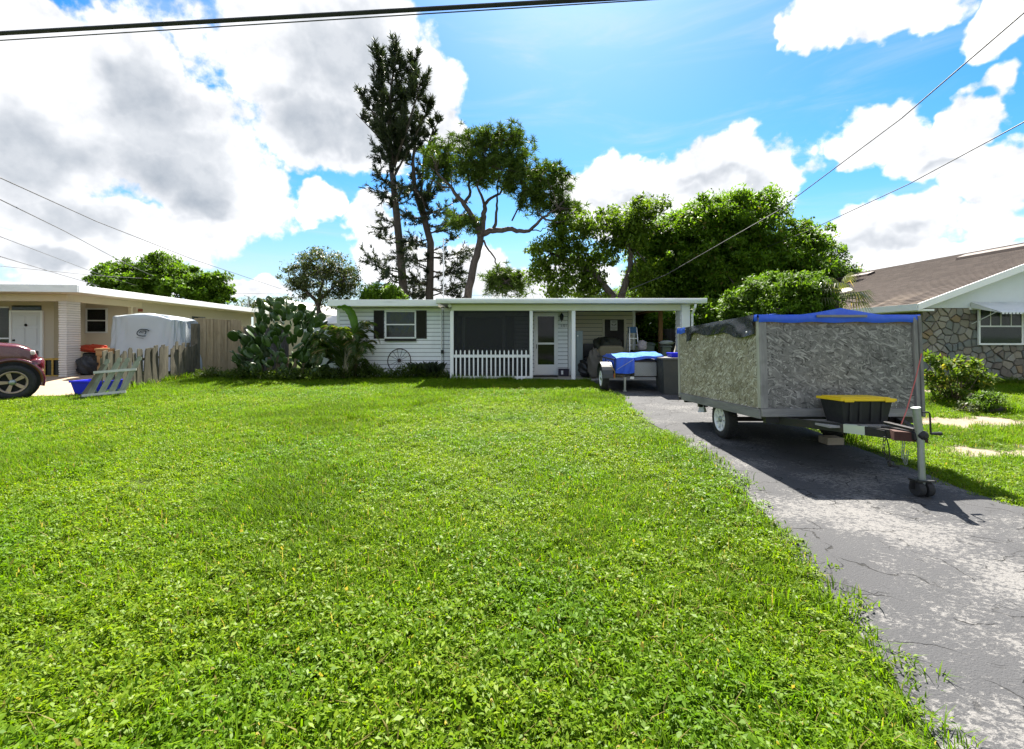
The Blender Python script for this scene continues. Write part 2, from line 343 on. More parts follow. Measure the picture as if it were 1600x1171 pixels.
glass = glass_('window_glass'); dark_glass = glass_('dark_window_glass', (.012, .014, .016))
screen_m = screen_('insect_screen')

# ------------------------------------------------------------------ ground
def drive_left(y): return np.interp(y, [-6, 0, 1.3, 1.8, 2.7, 4.35, 5.5, 7, 14.8], [-.6, .9, 1.42, 1.68, 1.93, 2.28, 2.43, 2.52, 2.50])
def drive_right(y): return np.interp(y, [-6, 0, 2.5, 4.36, 4.93, 6.9, 14.8], [6.6, 5.6, 4.95, 4.74, 4.72, 5.0, 5.3])
def bare(x, y):
    x = np.asarray(x, float); y = np.asarray(y, float); n = fbm(x * .9, y * 2.2, 3); wob = (fbm(x * .5, y * .2, 9) - .5) * 2.0
    b1 = 1 - sstep(.14, .42, np.abs(y - 6.45 - wob + .18 * (x - 6.5)) + (.5 - n) * 1.1)
    b2 = 1 - sstep(.12, .40, np.abs(y - 8.15 - wob * .8 + .05 * (x - 7)) + (.5 - n) * 1.1)
    b3 = sstep(.60, .70, fbm(x * .7, y * 1.5, 21)) * .6
    right = sstep(5.0, 5.7, x) * sstep(3.5, 4.6, y) * (1 - sstep(12.5, 14, y))
    left = (1 - sstep(.0, .35, np.abs(x + 10.3 - .9 * (11 - y)) + (.5 - n) * .5)) * sstep(10, 10.4, y) * (1 - sstep(11.6, 12, y)) * .9
    return np.clip(np.maximum(right * np.maximum(np.maximum(b1, b2), b3), left), 0, 1)
def make_ground():
    fx = np.arange(-18, 20.01, .22); fy = np.arange(-6, 26.01, .22)
    xs = np.concatenate([[-900, -500, -250, -130, -70, -40, -27, -21], fx, [24, 32, 45, 75, 130, 250, 500, 900]]); ys = np.concatenate([[-400, -150, -60, -30, -15, -9], fy, [29, 34, 42, 60, 100, 200, 400, 1500]])
    X, Y = np.meshgrid(xs, ys); Z = gz(X, Y) + (fbm(X * .8, Y * .8, 5) - .5) * .03 * ((np.abs(X) < 20) & (Y < 15))
    V = np.stack([X, Y, Z], -1).reshape(-1, 3); nx, ny = len(xs), len(ys)
    i, j = np.meshgrid(np.arange(nx - 1), np.arange(ny - 1)); a = (j * nx + i).ravel(); Fq = np.stack([a, a + 1, a + nx + 1, a + nx], -1)
    m, N, L, b = nodes('lawn_soil'); pos = N.new('ShaderNodeNewGeometry').outputs['Position']
    at = N.new('ShaderNodeAttribute'); at.attribute_name = 'bare'
    green = nmix(N, L, nnoise(N, L, pos, 1.3, 5), (.035, .055, .012), (.06, .085, .018)); green = nmix(N, L, nrange(N, L, nnoise(N, L, pos, 14, 4), .5, .7, 0, .6), green, (.05, .04, .02))
    sand = nmix(N, L, nnoise(N, L, pos, 2.5, 6), (.17, .125, .09), (.30, .26, .215)); sand = nmix(N, L, nrange(N, L, nnoise(N, L, pos, 22, 4), .5, .72, 0, .6), sand, (.17, .12, .08))
    L.new(nmix(N, L, nrange(N, L, at.outputs['Fac'], .25, .6), green, sand), b.inputs['Base Color']); b.inputs['Roughness'].default_value = 1; b.inputs['Specular IOR Level'].default_value = .1
    nbump(N, L, b, nnoise(N, L, pos, 30, 5), .6, .02)
    me = np_mesh('ground', V, Fq, m, True); a_ = me.attributes.new('bare', 'FLOAT', 'POINT'); a_.data.foreach_set('value', bare(X, Y).ravel().astype(np.float32))
    add('ground', me, None, label='flat lawn and sandy yard ground running out to the horizon', cat='ground', kind='structure')
make_ground()

def asphalt():
    m, N, L, b = nodes('worn_asphalt'); pos = N.new('ShaderNodeNewGeometry').outputs['Position']
    seal = nmix(N, L, nnoise(N, L, pos, 1.2, 6), (.036, .037, .040), (.058, .059, .063))
    stone = nmix(N, L, nnoise(N, L, pos, 60, 3), (.085, .083, .081), (.19, .185, .18))
    sp = N.new('ShaderNodeSeparateXYZ'); L.new(pos, sp.inputs[0])
    near = nrange(N, L, sp.outputs[1], 1.0, 9.0, .040, -.028)          # sealer worn away towards the street
    rag = nnoise(N, L, nmap(N, L, pos, (1, 1.5, 1), (0, 0, .5)) , 24, 10, .82, .4); ad = N.new('ShaderNodeMath'); ad.operation = 'ADD'; L.new(rag, ad.inputs[0]); L.new(near, ad.inputs[1])
    broad = nrange(N, L, nnoise(N, L, pos, 1.1, 3), .3, .7, -.09, .09); a2 = N.new('ShaderNodeMath'); a2.operation = 'ADD'; L.new(ad.outputs[0], a2.inputs[0]); L.new(broad, a2.inputs[1])
    worn = nrange(N, L, a2.outputs[0], .535, .60)
    c = nmix(N, L, worn, seal, stone)
    wv = N.new('ShaderNodeTexNoise'); wv.inputs['Scale'].default_value = 2.3; wv.inputs['Detail'].default_value = 6; L.new(pos, wv.inputs['Vector'])
    ws = N.new('ShaderNodeVectorMath'); ws.operation = 'SCALE'; ws.inputs['Scale'].default_value = .55; L.new(wv.outputs['Color'], ws.inputs[0]); wa = N.new('ShaderNodeVectorMath'); wa.operation = 'ADD'; L.new(pos, wa.inputs[0]); L.new(ws.outputs[0], wa.inputs[1])
    vo = N.new('ShaderNodeTexVoronoi'); vo.voronoi_dimensions = '2D'; vo.feature = 'DISTANCE_TO_EDGE'; vo.inputs['Scale'].default_value = 1.5; L.new(wa.outputs[0], vo.inputs['Vector'])
    vo2 = N.new('ShaderNodeTexVoronoi'); vo2.voronoi_dimensions = '2D'; vo2.feature = 'DISTANCE_TO_EDGE'; vo2.inputs['Scale'].default_value = 4.2; L.new(wa.outputs[0], vo2.inputs['Vector'])
    gate = nrange(N, L, nnoise(N, L, pos, 1.0, 3), .45, .55)
    g2 = N.new('ShaderNodeMath'); g2.operation = 'MULTIPLY'; L.new(nrange(N, L, vo2.outputs['Distance'], .012, .035, 1, 0), g2.inputs[0]); L.new(gate, g2.inputs[1])
    cr = N.new('ShaderNodeMath'); cr.operation = 'MAXIMUM'; L.new(nrange(N, L, vo.outputs['Distance'], .003, .011, 1, 0), cr.inputs[0]); L.new(g2.outputs[0], cr.inputs[1])
    brk = N.new('ShaderNodeMath'); brk.operation = 'MULTIPLY'; L.new(cr.outputs[0], brk.inputs[0]); L.new(nrange(N, L, nnoise(N, L, pos, 3.3, 3), .44, .56), brk.inputs[1])
    c = nmix(N, L, brk.outputs[0], c, (.012, .012, .012)); L.new(c, b.inputs['Base Color']); b.inputs['Roughness'].default_value = .88; b.inputs['Specular IOR Level'].default_value = .3
    hm = N.new('ShaderNodeMath'); hm.operation = 'SUBTRACT'; L.new(nnoise(N, L, pos, 90, 3), hm.inputs[0]); L.new(brk.outputs[0], hm.inputs[1]); nbump(N, L, b, hm.outputs[0], .7, .012); return m
asphalt_m = asphalt()
def make_drive():
    ys = np.concatenate([np.arange(-6, 14.6, .12), [14.72]]); V = []; n = 24
    for y in ys:
        a, c = float(drive_left(y)), float(drive_right(y)); a += (fbm(y * 2.3, 1, 31) - .5) * .16; c += (fbm(y * 2.1, 5, 33) - .5) * .14
        for i in range(n + 1):
            t = i / n; x = a + (c - a) * t; e = .03 * (1 - min(1, min(t, 1 - t) * 12)) ** 2
            V.append((x, y, g(x, y) + .034 - e + .012 * (float(fbm(x * 1.3, y * 1.3, 40)) - .5)))
    k = n + 1; Fq = [(j * k + i, j * k + i + 1, (j + 1) * k + i + 1, (j + 1) * k + i) for j in range(len(ys) - 1) for i in range(n)]
    add('driveway', np_mesh('driveway', V, Fq, asphalt_m, True), None, label='cracked grey asphalt driveway with worn pale patches', cat='driveway', kind='structure')
make_drive()
def sheet(name, pts, dz, mat, label, cat, n=24):
    """a flat slab over a quadrilateral, following the ground"""
    A, B, C, D = [Vector((*p, 0)) for p in pts]; mb = MB()
    def fn(u, v):
        p = (A * (1 - u) + B * u) * (1 - v) + (D * (1 - u) + C * u) * v; return (p.x, p.y, g(p.x, p.y) + dz)
    mb.grid(fn, n, n); add(name, mb.mesh(name, mat, True), None, label=label, cat=cat, kind='structure')
sheet('neighbour_driveway', [(-26, 8.9), (-10.05, 11.55), (-10.9, 15.0), (-26, 17)], .022, sand_drive, 'pale sandy concrete driveway in front of the beige house', 'driveway')
mb = MB().box(.56, 5.6, 14.72, 18.6, 0, .2); add('carport_slab', mb, concrete, label='grey concrete slab under the carport and front step', cat='slab', kind='structure')

# ------------------------------------------------------------------ lawn: clover-like ground cover and grass blades, uncountable
grass_a = leaf_('ground_cover_leaf', (.088, .175, .003), (.215, .30, .010), .52, cdry=(.24, .20, .05), dry=.012, rough=.5, wscale=.55, spec=.2, big=(.072, .175, .003))
grass_b = leaf_('grass_blade', (.075, .178, .003), (.175, .285, .009), .52, cdry=(.30, .25, .09), dry=.05, rough=.6, wscale=.8, spec=.12)
def patch(name, n_leaf, n_blade, hmax, seed, leaf=.017, size=.27, bw=.0032):
    r = np.random.default_rng(seed); V = []; Fq = []
    cl = [(*r.uniform(-size, size, 2), r.uniform(.025, .095), r.uniform(.035, .075)) for _ in range(11)]          # clumps of differing height with gaps between
    def put(q):
        o = len(V); V.extend(q); return o
    for _ in range(n_leaf):
        cx_, cy_, ch, cs = cl[r.integers(len(cl))]; x, y = cx_ + r.normal(0, cs), cy_ + r.normal(0, cs); dd = min(1.6, math.hypot(x - cx_, y - cy_) / (cs * 1.3)); z = .005 + ch * max(.08, 1 - .55 * dd * dd) * r.uniform(.55, 1.05); a = r.uniform(0, 6.283); tilt = r.normal(0, .55); s = leaf * r.uniform(.55, 1.25); w = s * r.uniform(.32, .5)
        d = np.array([math.cos(a) * math.cos(tilt), math.sin(a) * math.cos(tilt), math.sin(tilt)]); k = np.array([-math.sin(a), math.cos(a), r.normal(0, .35)]); c = np.array([x, y, z])
        o = put([c - d * s * .5, c + k * w * .5 + d * s * .1, c + d * s * .5 - np.array([0, 0, .15 * s]), c - k * w * .5 + d * s * .1]); Fq.append((o, o + 1, o + 2, o + 3))
    for _ in range(n_blade):
        x, y = r.uniform(-size, size, 2); a = r.uniform(0, 6.283); h_ = hmax * r.uniform(.4, 1) ; lean = r.uniform(.15, 1.1) * h_; w = bw * r.uniform(.7, 1.4)
        d = np.array([math.cos(a), math.sin(a), 0]); k = np.array([-math.sin(a), math.cos(a), 0]) * w; c = np.array([x, y, 0.])
        p1 = c + d * lean * .3 + np.array([0, 0, h_ * .62]); p2 = c + d * lean + np.array([0, 0, h_ * r.uniform(.7, 1)])
        o = put([c - k, c + k, p1 + k * .8, p1 - k * .8, p2 + k * .1, p2 - k * .1]); Fq += [(o, o + 1, o + 2, o + 3), (o + 3, o + 2, o + 4, o + 5)]
    me = np_mesh(name, V, Fq, grass_a); me.materials.append(grass_b)
    mi = np.zeros(len(Fq), np.int32); mi[n_leaf:] = 1; me.polygons.foreach_set('material_index', mi)
    return bpy.data.objects.new(name, me)
srcs = [patch('cover_patch_a', 620, 50, .085, 1, .027), patch('cover_patch_b', 520, 90, .10, 2, .031), patch('cover_patch_c', 330, 230, .11, 3, .027), patch('blade_patch', 60, 430, .125, 4, .018), patch('tall_blade_patch', 40, 200, .30, 5, .03, .22, .005)]
def scatter(name, pts, label, cat):
    pts = np.asarray(pts, float); me = bpy.data.meshes.new(name); me.from_pydata(pts[:, :3].tolist(), [], [])
    def attr(n, t, d):
        a = me.attributes.new(n, t, 'POINT'); a.data.foreach_set('vector' if t == 'FLOAT_VECTOR' else 'value', np.ascontiguousarray(d).ravel())
    rot = np.zeros((len(pts), 3), np.float32); rot[:, 2] = pts[:, 3]; rot[:, :2] = nr.normal(0, .06, (len(pts), 2)); attr('rot', 'FLOAT_VECTOR', rot)
    attr('size', 'FLOAT', pts[:, 4].astype(np.float32)); attr('pick', 'INT', pts[:, 5].astype(np.int32))
    o = add(name, me, None, label=label, cat=cat, kind='stuff')
    ng = bpy.data.node_groups.new(name + '_nodes', 'GeometryNodeTree'); ng.interface.new_socket('Geometry', in_out='INPUT', socket_type='NodeSocketGeometry'); ng.interface.new_socket('Geometry', in_out='OUTPUT', socket_type='NodeSocketGeometry')
    N = ng.nodes; L = ng.links; gi = N.new('NodeGroupInput'); go = N.new('NodeGroupOutput'); ip = N.new('GeometryNodeInstanceOnPoints'); g2i = N.new('GeometryNodeGeometryToInstance')
    for s in reversed(srcs):
        oi = N.new('GeometryNodeObjectInfo'); oi.inputs['Object'].default_value = s; L.new(oi.outputs['Geometry'], g2i.inputs[0])
    def na(n, t):
        q = N.new('GeometryNodeInputNamedAttribute'); q.data_type = t; q.inputs['Name'].default_value = n; return q.outputs['Attribute']
    L.new(gi.outputs[0], ip.inputs['Points']); L.new(g2i.outputs[0], ip.inputs['Instance']); ip.inputs['Pick Instance'].default_value = True
    L.new(na('pick', 'INT'), ip.inputs['Instance Index']); L.new(na('rot', 'FLOAT_VECTOR'), ip.inputs['Rotation']); L.new(na('size', 'FLOAT'), ip.inputs['Scale']); L.new(ip.outputs[0], go.inputs[0])
    md = o.modifiers.new('scatter', 'NODES'); md.node_group = ng
    return o
def lawn_points():
    out = []
    for (x0, x1, y0, y1, s) in [(-9, 3, -1, 3.4, .15), (-14, 3, 3.4, 7, .17), (-20, 3, 7, 15.6, .21), (4.4, 8, -1, 4.5, .2), (4.6, 20, 4.5, 13.3, .19), (-9.9, -6.2, 15.5, 19, .3), (6.3, 11.5, 13.3, 19, .3)]:
        for x in np.arange(x0, x1, s):
            for y in np.arange(y0, y1, s):
                px, py = x + rng.uniform(-.5, .5) * s, y + rng.uniform(-.5, .5) * s
                edge = (float(fbm(px * 2.5, py * 2.5, 50)) - .5) * .5
                if py < 14.75 and float(drive_left(py)) - .11 + edge * .5 < px < float(drive_right(py)) + .10 - edge * .5: continue
                if py < 14.75 and float(drive_left(py)) + .06 < px < float(drive_right(py)) - .06: continue
                if px < -9.9 and py > 11.4 + (px + 10.2) * .17 - .1 + edge: continue
                if -2.05 < px < 6 and py > 14.62: continue
                if -6 < px < -1.9 and py > 15.45: continue
                if px > 4 and float(bare(px, py)) > .3 + rng.uniform(-.15, .25): continue
                n = float(fbm(px * .45, py * .45, 60)); n2 = float(fbm(px * 1.4, py * 1.4, 61)); left = float(sstep(-4, -9, px)) * .12
                q = n + left + rng.uniform(-.1, .1)
                k = 3 if q > .63 else 2 if q > .54 else (1 if n2 > .5 else 0)
                if px > 4.4 and rng.random() < .02: k = 4
                if n2 < .33 and rng.random() < .55: continue
                out.append((px, py, g(px, py) - .004, rng.uniform(0, 6.283), rng.uniform(.8, 1.25) * (.85 if px > 4.4 else 1), k))
    return out
scatter('lawn_grass', lawn_points(), 'bright green lawn of low leafy ground cover mixed with grass', 'grass')

# ------------------------------------------------------------------ white house
_board = {}
def siding(parent, a, b, z0, z1, mat, exposure=.137, name='siding_board'):
    """lap boards, each its own piece, on the upright strip from a to b (x, y); the face looks to the right of a->b turned outwards"""
    A, B = Vector((*a, 0)), Vector((*b, 0)); ln = (B - A).length; ang = math.atan2(B.y - A.y, B.x - A.x); n = max(1, round((z1 - z0) / exposure)); e = (z1 - z0) / n
    key = (round(ln, 3), round(e, 4), mat.name)
    if key not in _board:
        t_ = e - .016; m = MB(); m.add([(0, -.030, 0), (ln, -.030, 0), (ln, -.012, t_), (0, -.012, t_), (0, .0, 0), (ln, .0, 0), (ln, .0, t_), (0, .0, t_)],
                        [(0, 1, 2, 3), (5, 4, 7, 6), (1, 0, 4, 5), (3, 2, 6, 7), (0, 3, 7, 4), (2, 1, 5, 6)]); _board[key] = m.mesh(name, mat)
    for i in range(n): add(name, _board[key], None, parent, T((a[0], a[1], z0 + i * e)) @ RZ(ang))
hs = thing('white_house', (0, 18, .1), 'low white ranch house with lap siding, screened porch and open carport', 'house')
WY = 15.7
xl = P(528, 0, WY).x
lap_shade = M_('lap_shade_backing', (.10, .10, .10), .9)  # dark backing colour paints shadow lines into the gaps between lap boards
add('wall', MB().box(xl, -1.98, WY, 23.5, .05, 2.58), lap_shade, hs)
siding(hs, (xl, WY - .002), (-1.98, WY - .002), .22, 2.55, siding_m)
siding(hs, (xl - .002, 20), (xl - .002, WY), .22, 2.55, siding_m)
add('corner_trim', MB().box(xl - .03, xl + .07, WY - .035, WY + .05, .2, 2.56), white_paint, hs)
for (x, nm) in ((P(690, 0, WY).x, 'downspout'), (P(693.5, 0, WY).x, 'cable')):
    add(nm, MB().tube([(x, WY - .05, .2), (x, WY - .05, 1.3), (x, WY - .05, 2.5)], .022 if nm == 'downspout' else .008, 8), white_paint if nm == 'downspout' else black_m, hs)
add('meter_box', MB().box(P(691, 0, WY).x - .03, P(691, 0, WY).x + .05, WY - .11, WY - .072, 1.0, 1.12), black_m, hs)
# bedroom window with shutters
def window(parent, x0, x1, z0, z1, Y, frame_m, glass_m, backing, rail=True, d=.045, fw=.05, muntins=0, name='window'):
    w = add(name, MB().box(x0 - fw, x1 + fw, Y - d, Y, z1, z1 + fw).box(x0 - fw, x1 + fw, Y - d - .015, Y, z0 - fw, z0).box(x0 - fw, x0, Y - d, Y, z0, z1).box(x1, x1 + fw, Y - d, Y, z0, z1), frame_m, parent, bevel=.004)
    if rail: add('meeting_rail', MB().box(x0, x1, Y - d + .006, Y, (z0 + z1) / 2 - .02, (z0 + z1) / 2 + .02), frame_m, w)
    zm = (z0 + z1) / 2
    for (a, c) in (((z0, zm - .02), (zm + .02, z1)) if rail else ((z0, z1),)):
        add('pane', MB().box(x0, x1, Y - .032, Y - .028, a, c), glass_m, w)
    add('curtain', MB().grid(lambda u, v: (x0 + (x1 - x0) * u, Y - .022 + .0035 * math.sin(u * 55 + math.sin(v * 3)), z0 + (z1 - z0) * v), 60, 2), backing, w, smooth=True)
    for k in range(muntins):
        x = x0 + (x1 - x0) * (k + 1) / (muntins + 1); add('muntin', MB().box(x - .01, x + .01, Y - .04, Y - .0325, zm + .02, z1), frame_m, w)
    return w
def curtain_(name, ca, cb, cc):
    m, N, L, b = nodes(name); pos = N.new('ShaderNodeNewGeometry').outputs['Position']
    c = nmix(N, L, nrange(N, L, nnoise(N, L, nmap(N, L, pos, (7, 1, 3.5), (0, .5, 0)), 1, 3), .4, .6), ca, cb); sp = N.new('ShaderNodeSeparateXYZ'); L.new(pos, sp.inputs[0])
    c = nmix(N, L, nrange(N, L, sp.outputs[2], 1.85, 1.6), c, cc); L.new(c, b.inputs['Base Color']); b.inputs['Roughness'].default_value = .9; return m
flower_curtain = curtain_('leaf_print_curtain', (.30, .33, .30), (.42, .40, .12), (.40, .27, .25))
x0, x1 = P(604.5, 0, WY).x, P(648.5, 0, WY).x; z1 = P(0, 488, WY).z; z0 = P(0, 527, WY).z
window(hs, x0, x1, z0, z1, WY - .02, white_paint, glass, flower_curtain, d=.06)
add('window_box', MB().box(x0 - .05, x1 + .05, WY - .10, WY - .024, z0 - .14, z0 - .055), brown_shutter, hs)
for (ua, ub) in ((584.5, 600.5), (650.5, 667)):
    a, c = P(ua, 0, WY).x, P(ub, 0, WY).x; t = P(0, 485.5, WY).z; bt = P(0, 529.5, WY).z
    sh = add('shutter', MB().box(a, c, WY - .05, WY - .024, bt, t), brown_shutter, hs, bevel=.004)
    n = 22
    lo = MB()
    for k in range(n):
        z = bt + .05 + (t - bt - .1) * k / n; lo.add([(a + .04, WY - .052, z), (c - .04, WY - .052, z), (c - .04, WY - .062, z + .03), (a + .04, WY - .062, z + .03)], [(0, 1, 2, 3)])
    add('louvres', lo, brown_shutter, sh)
# roofs
def roof(name, x0, x1, y0, zt, th=.18):
    m = MB(); m.add([(x0, y0, zt - th), (x1, y0, zt - th), (x1, y0, zt), (x0, y0, zt), (x0, 20.5, zt + .14), (x1, 20.5, zt + .14), (x0, 26, zt - .05), (x1, 26, zt - .05), (x0, 26, zt - th - .03), (x1, 26, zt - th - .03)],
                    [(0, 1, 2, 3), (3, 2, 5, 4), (4, 5, 7, 6), (6, 7, 9, 8), (1, 0, 8, 9), (0, 3, 4, 6, 8), (1, 9, 7, 5, 2)]); return add(name, m, roof_flat, hs)
rw = roof('roof', P(513, 0, 15.1).x, -2.42, 15.12, 2.77)
add('fascia', MB().box(P(513, 0, 15.1).x - .01, -2.42, 15.075, 15.115, 2.575, 2.785), fascia_m, rw, bevel=.004)
add('soffit', MB().box(P(513, 0, 15.1).x + .01, -2.42, 15.12, WY, 2.555, 2.585), cream_trim, rw)
gx0, gx1 = P(681, 0, 14.3).x, P(1105, 0, 14.3).x
rp = roof('roof', gx0 + .03, gx1 - .03, 14.42, 2.755, .13)
gut = MB(); prof = [(14.40, 2.76), (14.285, 2.765), (14.28, 2.70), (14.31, 2.615), (14.40, 2.60)]
gut.prism([(gx0, y, z) for y, z in prof], (gx1 - gx0, 0, 0)); add('gutter', gut, fascia_m, rp, bevel=.006)
add('porch_ceiling', MB().box(gx0 + .35, gx1 - .25, 14.42, 22, 2.60, 2.622), cream_siding, rp)
add('eave_board', MB().prism([(gx0 + .02, 14.41, 2.60), (gx0 + .4, 14.72, 2.40), (gx0 + .4, 14.9, 2.40), (gx0 + .02, 14.9, 2.60)], (.03, 0, 0)), cream_trim, rp)
add('beam', MB().box(gx0 + .43, 5.45, 14.72, 14.86, 2.405, 2.598), cream_trim, hs, bevel=.005)
add('floodlight', MB().lathe([(.0, 0), (.035, .005), (.06, .09), (.055, .1)], (P(703, 0, 14.66).x, 14.70, P(0, 477, 14.66).z), (0, -1, -.35), 12), white_paint, hs, smooth=True)
def post(u0, u1, Y, z0, z1): 
    a, c = P(u0, 0, Y).x, P(u1, 0, Y).x; return add('post', MB().box(a, c, Y - .0, Y + .1, z0, z1), white_paint, hs, bevel=.006)
for (ua, ub) in ((703.2, 708.6), (827.5, 832.5), (893.3, 899.2)): post(ua, ub, 14.74, .10 if ua < 830 else .16, 2.404)
# screened porch: floor, inner wall with picture window, screen panel
add('porch_floor', MB().box(-1.9, .56, 14.86, 16.4, .05, .17), concrete, hs)
add('porch_wall', MB().box(-1.95, 2.02, 16.4, 18.6, .1, 2.6), lap_shade, hs)
siding(hs, (-1.9, 16.398), (1.98, 16.398), .2, 2.58, siding_m)
add('screen', MB().box(-1.87, .58, 14.80, 14.806, .16, 2.404), screen_m, hs)
grey_curtain = curtain_('grey_green_curtain', (.22, .24, .20), (.17, .19, .16), (.18, .2, .17))
window(hs, P(727, 0, 16.4).x, P(785, 0, 16.4).x, .75, 2.25, 16.376, white_paint, dark_glass, grey_curtain, rail=False, name='picture_window')
for (ua, ub) in ((712, 722), (790, 803)): add('shutter', MB().box(P(ua, 0, 16.4).x, P(ub, 0, 16.4).x, 16.345, 16.374, .7, 2.3), brown_shutter, hs, bevel=.004)
add('partition', MB().box(.60, .66, 14.85, 16.376, .16, 2.4), siding_m, hs)
# front door
DY = 16.366
a, c = P(834.5, 0, DY).x, P(871.5, 0, DY).x; t, bt = P(0, 489.5, DY).z, .22
add('door_frame', MB().box(a, a + .05, DY - .06, DY, bt, t).box(c - .05, c, DY - .06, DY, bt, t).box(a + .05, c - .05, DY - .06, DY, t - .05, t), white_paint, hs, bevel=.004)
dr = add('screen_door', MB().box(a + .052, a + .13, DY - .055, DY - .02, bt, t - .053).box(c - .13, c - .052, DY - .055, DY - .02, bt, t - .053).box(a + .13, c - .13, DY - .055, DY - .02, t - .12, t - .053)
         .box(a + .13, c - .13, DY - .055, DY - .02, 1.29, 1.36).box(a + .13, c - .13, DY - .055, DY - .02, bt, bt + .36), white_paint, hs, bevel=.004)
for (p, q) in ((1.36, t - .12), (bt + .36, 1.29)): add('door_screen', MB().box(a + .13, c - .13, DY - .036, DY - .032, p, q), dark_glass, dr)
add('inner_door', MB().box(a + .13, c - .13, DY - .018, DY - .004, bt, t - .06), brown_shutter, dr)
add('handle', MB().box(a + .075, a + .095, DY - .09, DY - .056, 1.15, 1.30), black_m, dr, bevel=.004)
add('corner_trim', MB().box(P(888, 0, 16.37).x, P(888, 0, 16.37).x + .1, 16.345, 16.376, .2, 2.58), white_paint, hs)
lx, lz = P(877, 0, DY).x, P(0, 496.5, DY).z
lm = add('wall_lantern', MB().box(lx - .04, lx + .04, DY - .02, DY, lz - .06, lz + .1).box(lx - .012, lx + .012, DY - .12, DY - .02, lz + .06, lz + .08), black_m, hs)
add('lamp_shade', MB().lathe([(.01, .16), (.075, .06), (.07, .045), (.055, -.08), (.02, -.1), (.012, -.15)], (lx, DY - .12, lz), (0, 0, 1), 8), black_m, lm)
nx = P(876.5, 0, DY).x; nz = P(0, 511, DY).z
num_m = M_('grey_number', (.10, .10, .09), .5)
SEG = {'6': 'abcdef'.replace('b', '') + 'g', '1': 'bc', '0': 'abcdef', '7': 'abc'}
for k, ch in enumerate('6107'):
    num = MB()
    ox = nx + k * .053; hh, ww, s = .095, .036, .008
    box = {'a': (0, ww, hh - s, hh), 'd': (0, ww, 0, s), 'g': (0, ww, hh / 2 - s / 2, hh / 2 + s / 2), 'b': (ww - s, ww, hh / 2, hh), 'c': (ww - s, ww, 0, hh / 2), 'e': (0, s, 0, hh / 2), 'f': (0, s, hh / 2, hh)}
    for q in SEG[ch]: p = box[q]; num.box(ox + p[0], ox + p[1], DY - .012, DY - .002, nz + p[2], nz + p[3])
    add('house_number', num, num_m, hs)
# carport: rear wall with dark door, notice, side column, brown post
CYW = 18.5; xr = P(992, 0, CYW).x
add('carport_wall', MB().box(2.04, xr, CYW, 22, .1, 2.6), lap_shade, hs)
siding(hs, (2.04, CYW - .002), (xr, CYW - .002), .2, 2.58, cream_siding, .16)
add('corner_trim', MB().box(xr - .1, xr + .012, CYW - .035, CYW + .08, .2, 2.59), white_paint, hs)
a, c = P(944.5, 0, CYW).x, P(974.5, 0, CYW).x; t = P(0, 499.5, CYW).z
add('door_frame', MB().box(a - .09, a, CYW - .05, CYW - .02, .2, t).box(c, c + .09, CYW - .05, CYW - .02, .2, t).box(a - .09, c + .09, CYW - .05, CYW - .02, t, t + .09), cream_siding, hs, bevel=.004)
d2 = add('carport_door', MB().box(a, c, CYW - .04, CYW - .012, .2, t), brown_shutter, hs)
paper = M_('notice_paper', (.55, .56, .54), .8, .05); ink = M_('printed_ink', (.10, .11, .10), .8, .1)
px0, px1, pz0, pz1 = P(953.2, 0, CYW).x, P(964.3, 0, CYW).x, P(0, 516.8, CYW).z, P(0, 500.8, CYW).z
nt_ = add('notice', MB().box(px0, px1, CYW - .046, CYW - .042, pz0, pz1), paper, d2)
pw, ph = px1 - px0, pz1 - pz0; s = MB()
s.box(px0 + .05 * pw, px1 - .05 * pw, CYW - .0475, CYW - .0462, pz0 + .23 * ph, pz0 + .27 * ph)
for i, (ax, az_, bx, bz) in enumerate(((.18, .62, .44, .5), (.56, .5, .84, .66), (.2, .9, .8, .9), (.25, .80, .75, .80), (.3, .12, .7, .12))):
    s.beam((px0 + ax * pw, CYW - .047, pz0 + az_ * ph), (px0 + bx * pw, CYW - .047, pz0 + bz * ph), .001, .03 if i < 2 else .012, (0, 0, 1))
add('printed_marks', s, ink, nt_)
add('side_wall', MB().box(1.985, 2.03, 16.42, CYW + .1, .2, 2.6), siding_m, hs)
cx0 = P(1065.5, 0, 14.62).x
add('column', MB().box(cx0, cx0 + .26, 14.62, 15.15, .1, 2.60), white_paint, hs, bevel=.006)
siding(hs, (cx0 - .002, 15.14), (cx0 - .002, 14.68), .15, 2.4, siding_m)
add('downspout', MB().tube([(cx0 + .33, 14.36, 2.6), (cx0 + .33, 14.38, 2.5), (cx0 + .31, 14.57, 2.28), (cx0 + .31, 14.57, .2)], .038, 8), fascia_m, hs)
brown_wood = wood_('brown_post_wood', (.20, .105, .045), (.32, .18, .08), (8, 8, 1.5))
px = P(1029.8, 0, 17).x; add('wooden_post', MB().box(px, px + .135, 17, 17.12, .18, 2.602), brown_wood, hs)
add('carport_beam', MB().box(px - .02, px + .15, 15.15, 22, 2.52, 2.599), brown_wood, hs)
mx = P(693, 0, 17); add('antenna_mast', MB().tube([(mx.x, 17, 2.8), (mx.x, 17, P(0, 372, 17).z)], .022, 6).tube([(mx.x - .25, 17, P(0, 378, 17).z), (mx.x + .25, 17, P(0, 378, 17).z)], .008, 5), alu, hs)
for (u, w_) in ((778, .05), (979, .03), (985, .03)): q = P(u, 0, 18); add('roof_vent', MB().lathe([(w_, 0), (w_, .22), (w_ * 1.5, .23), (w_ * 1.5, .28)], (q.x, 18, 2.80), (0, 0, 1), 10), galv, hs)

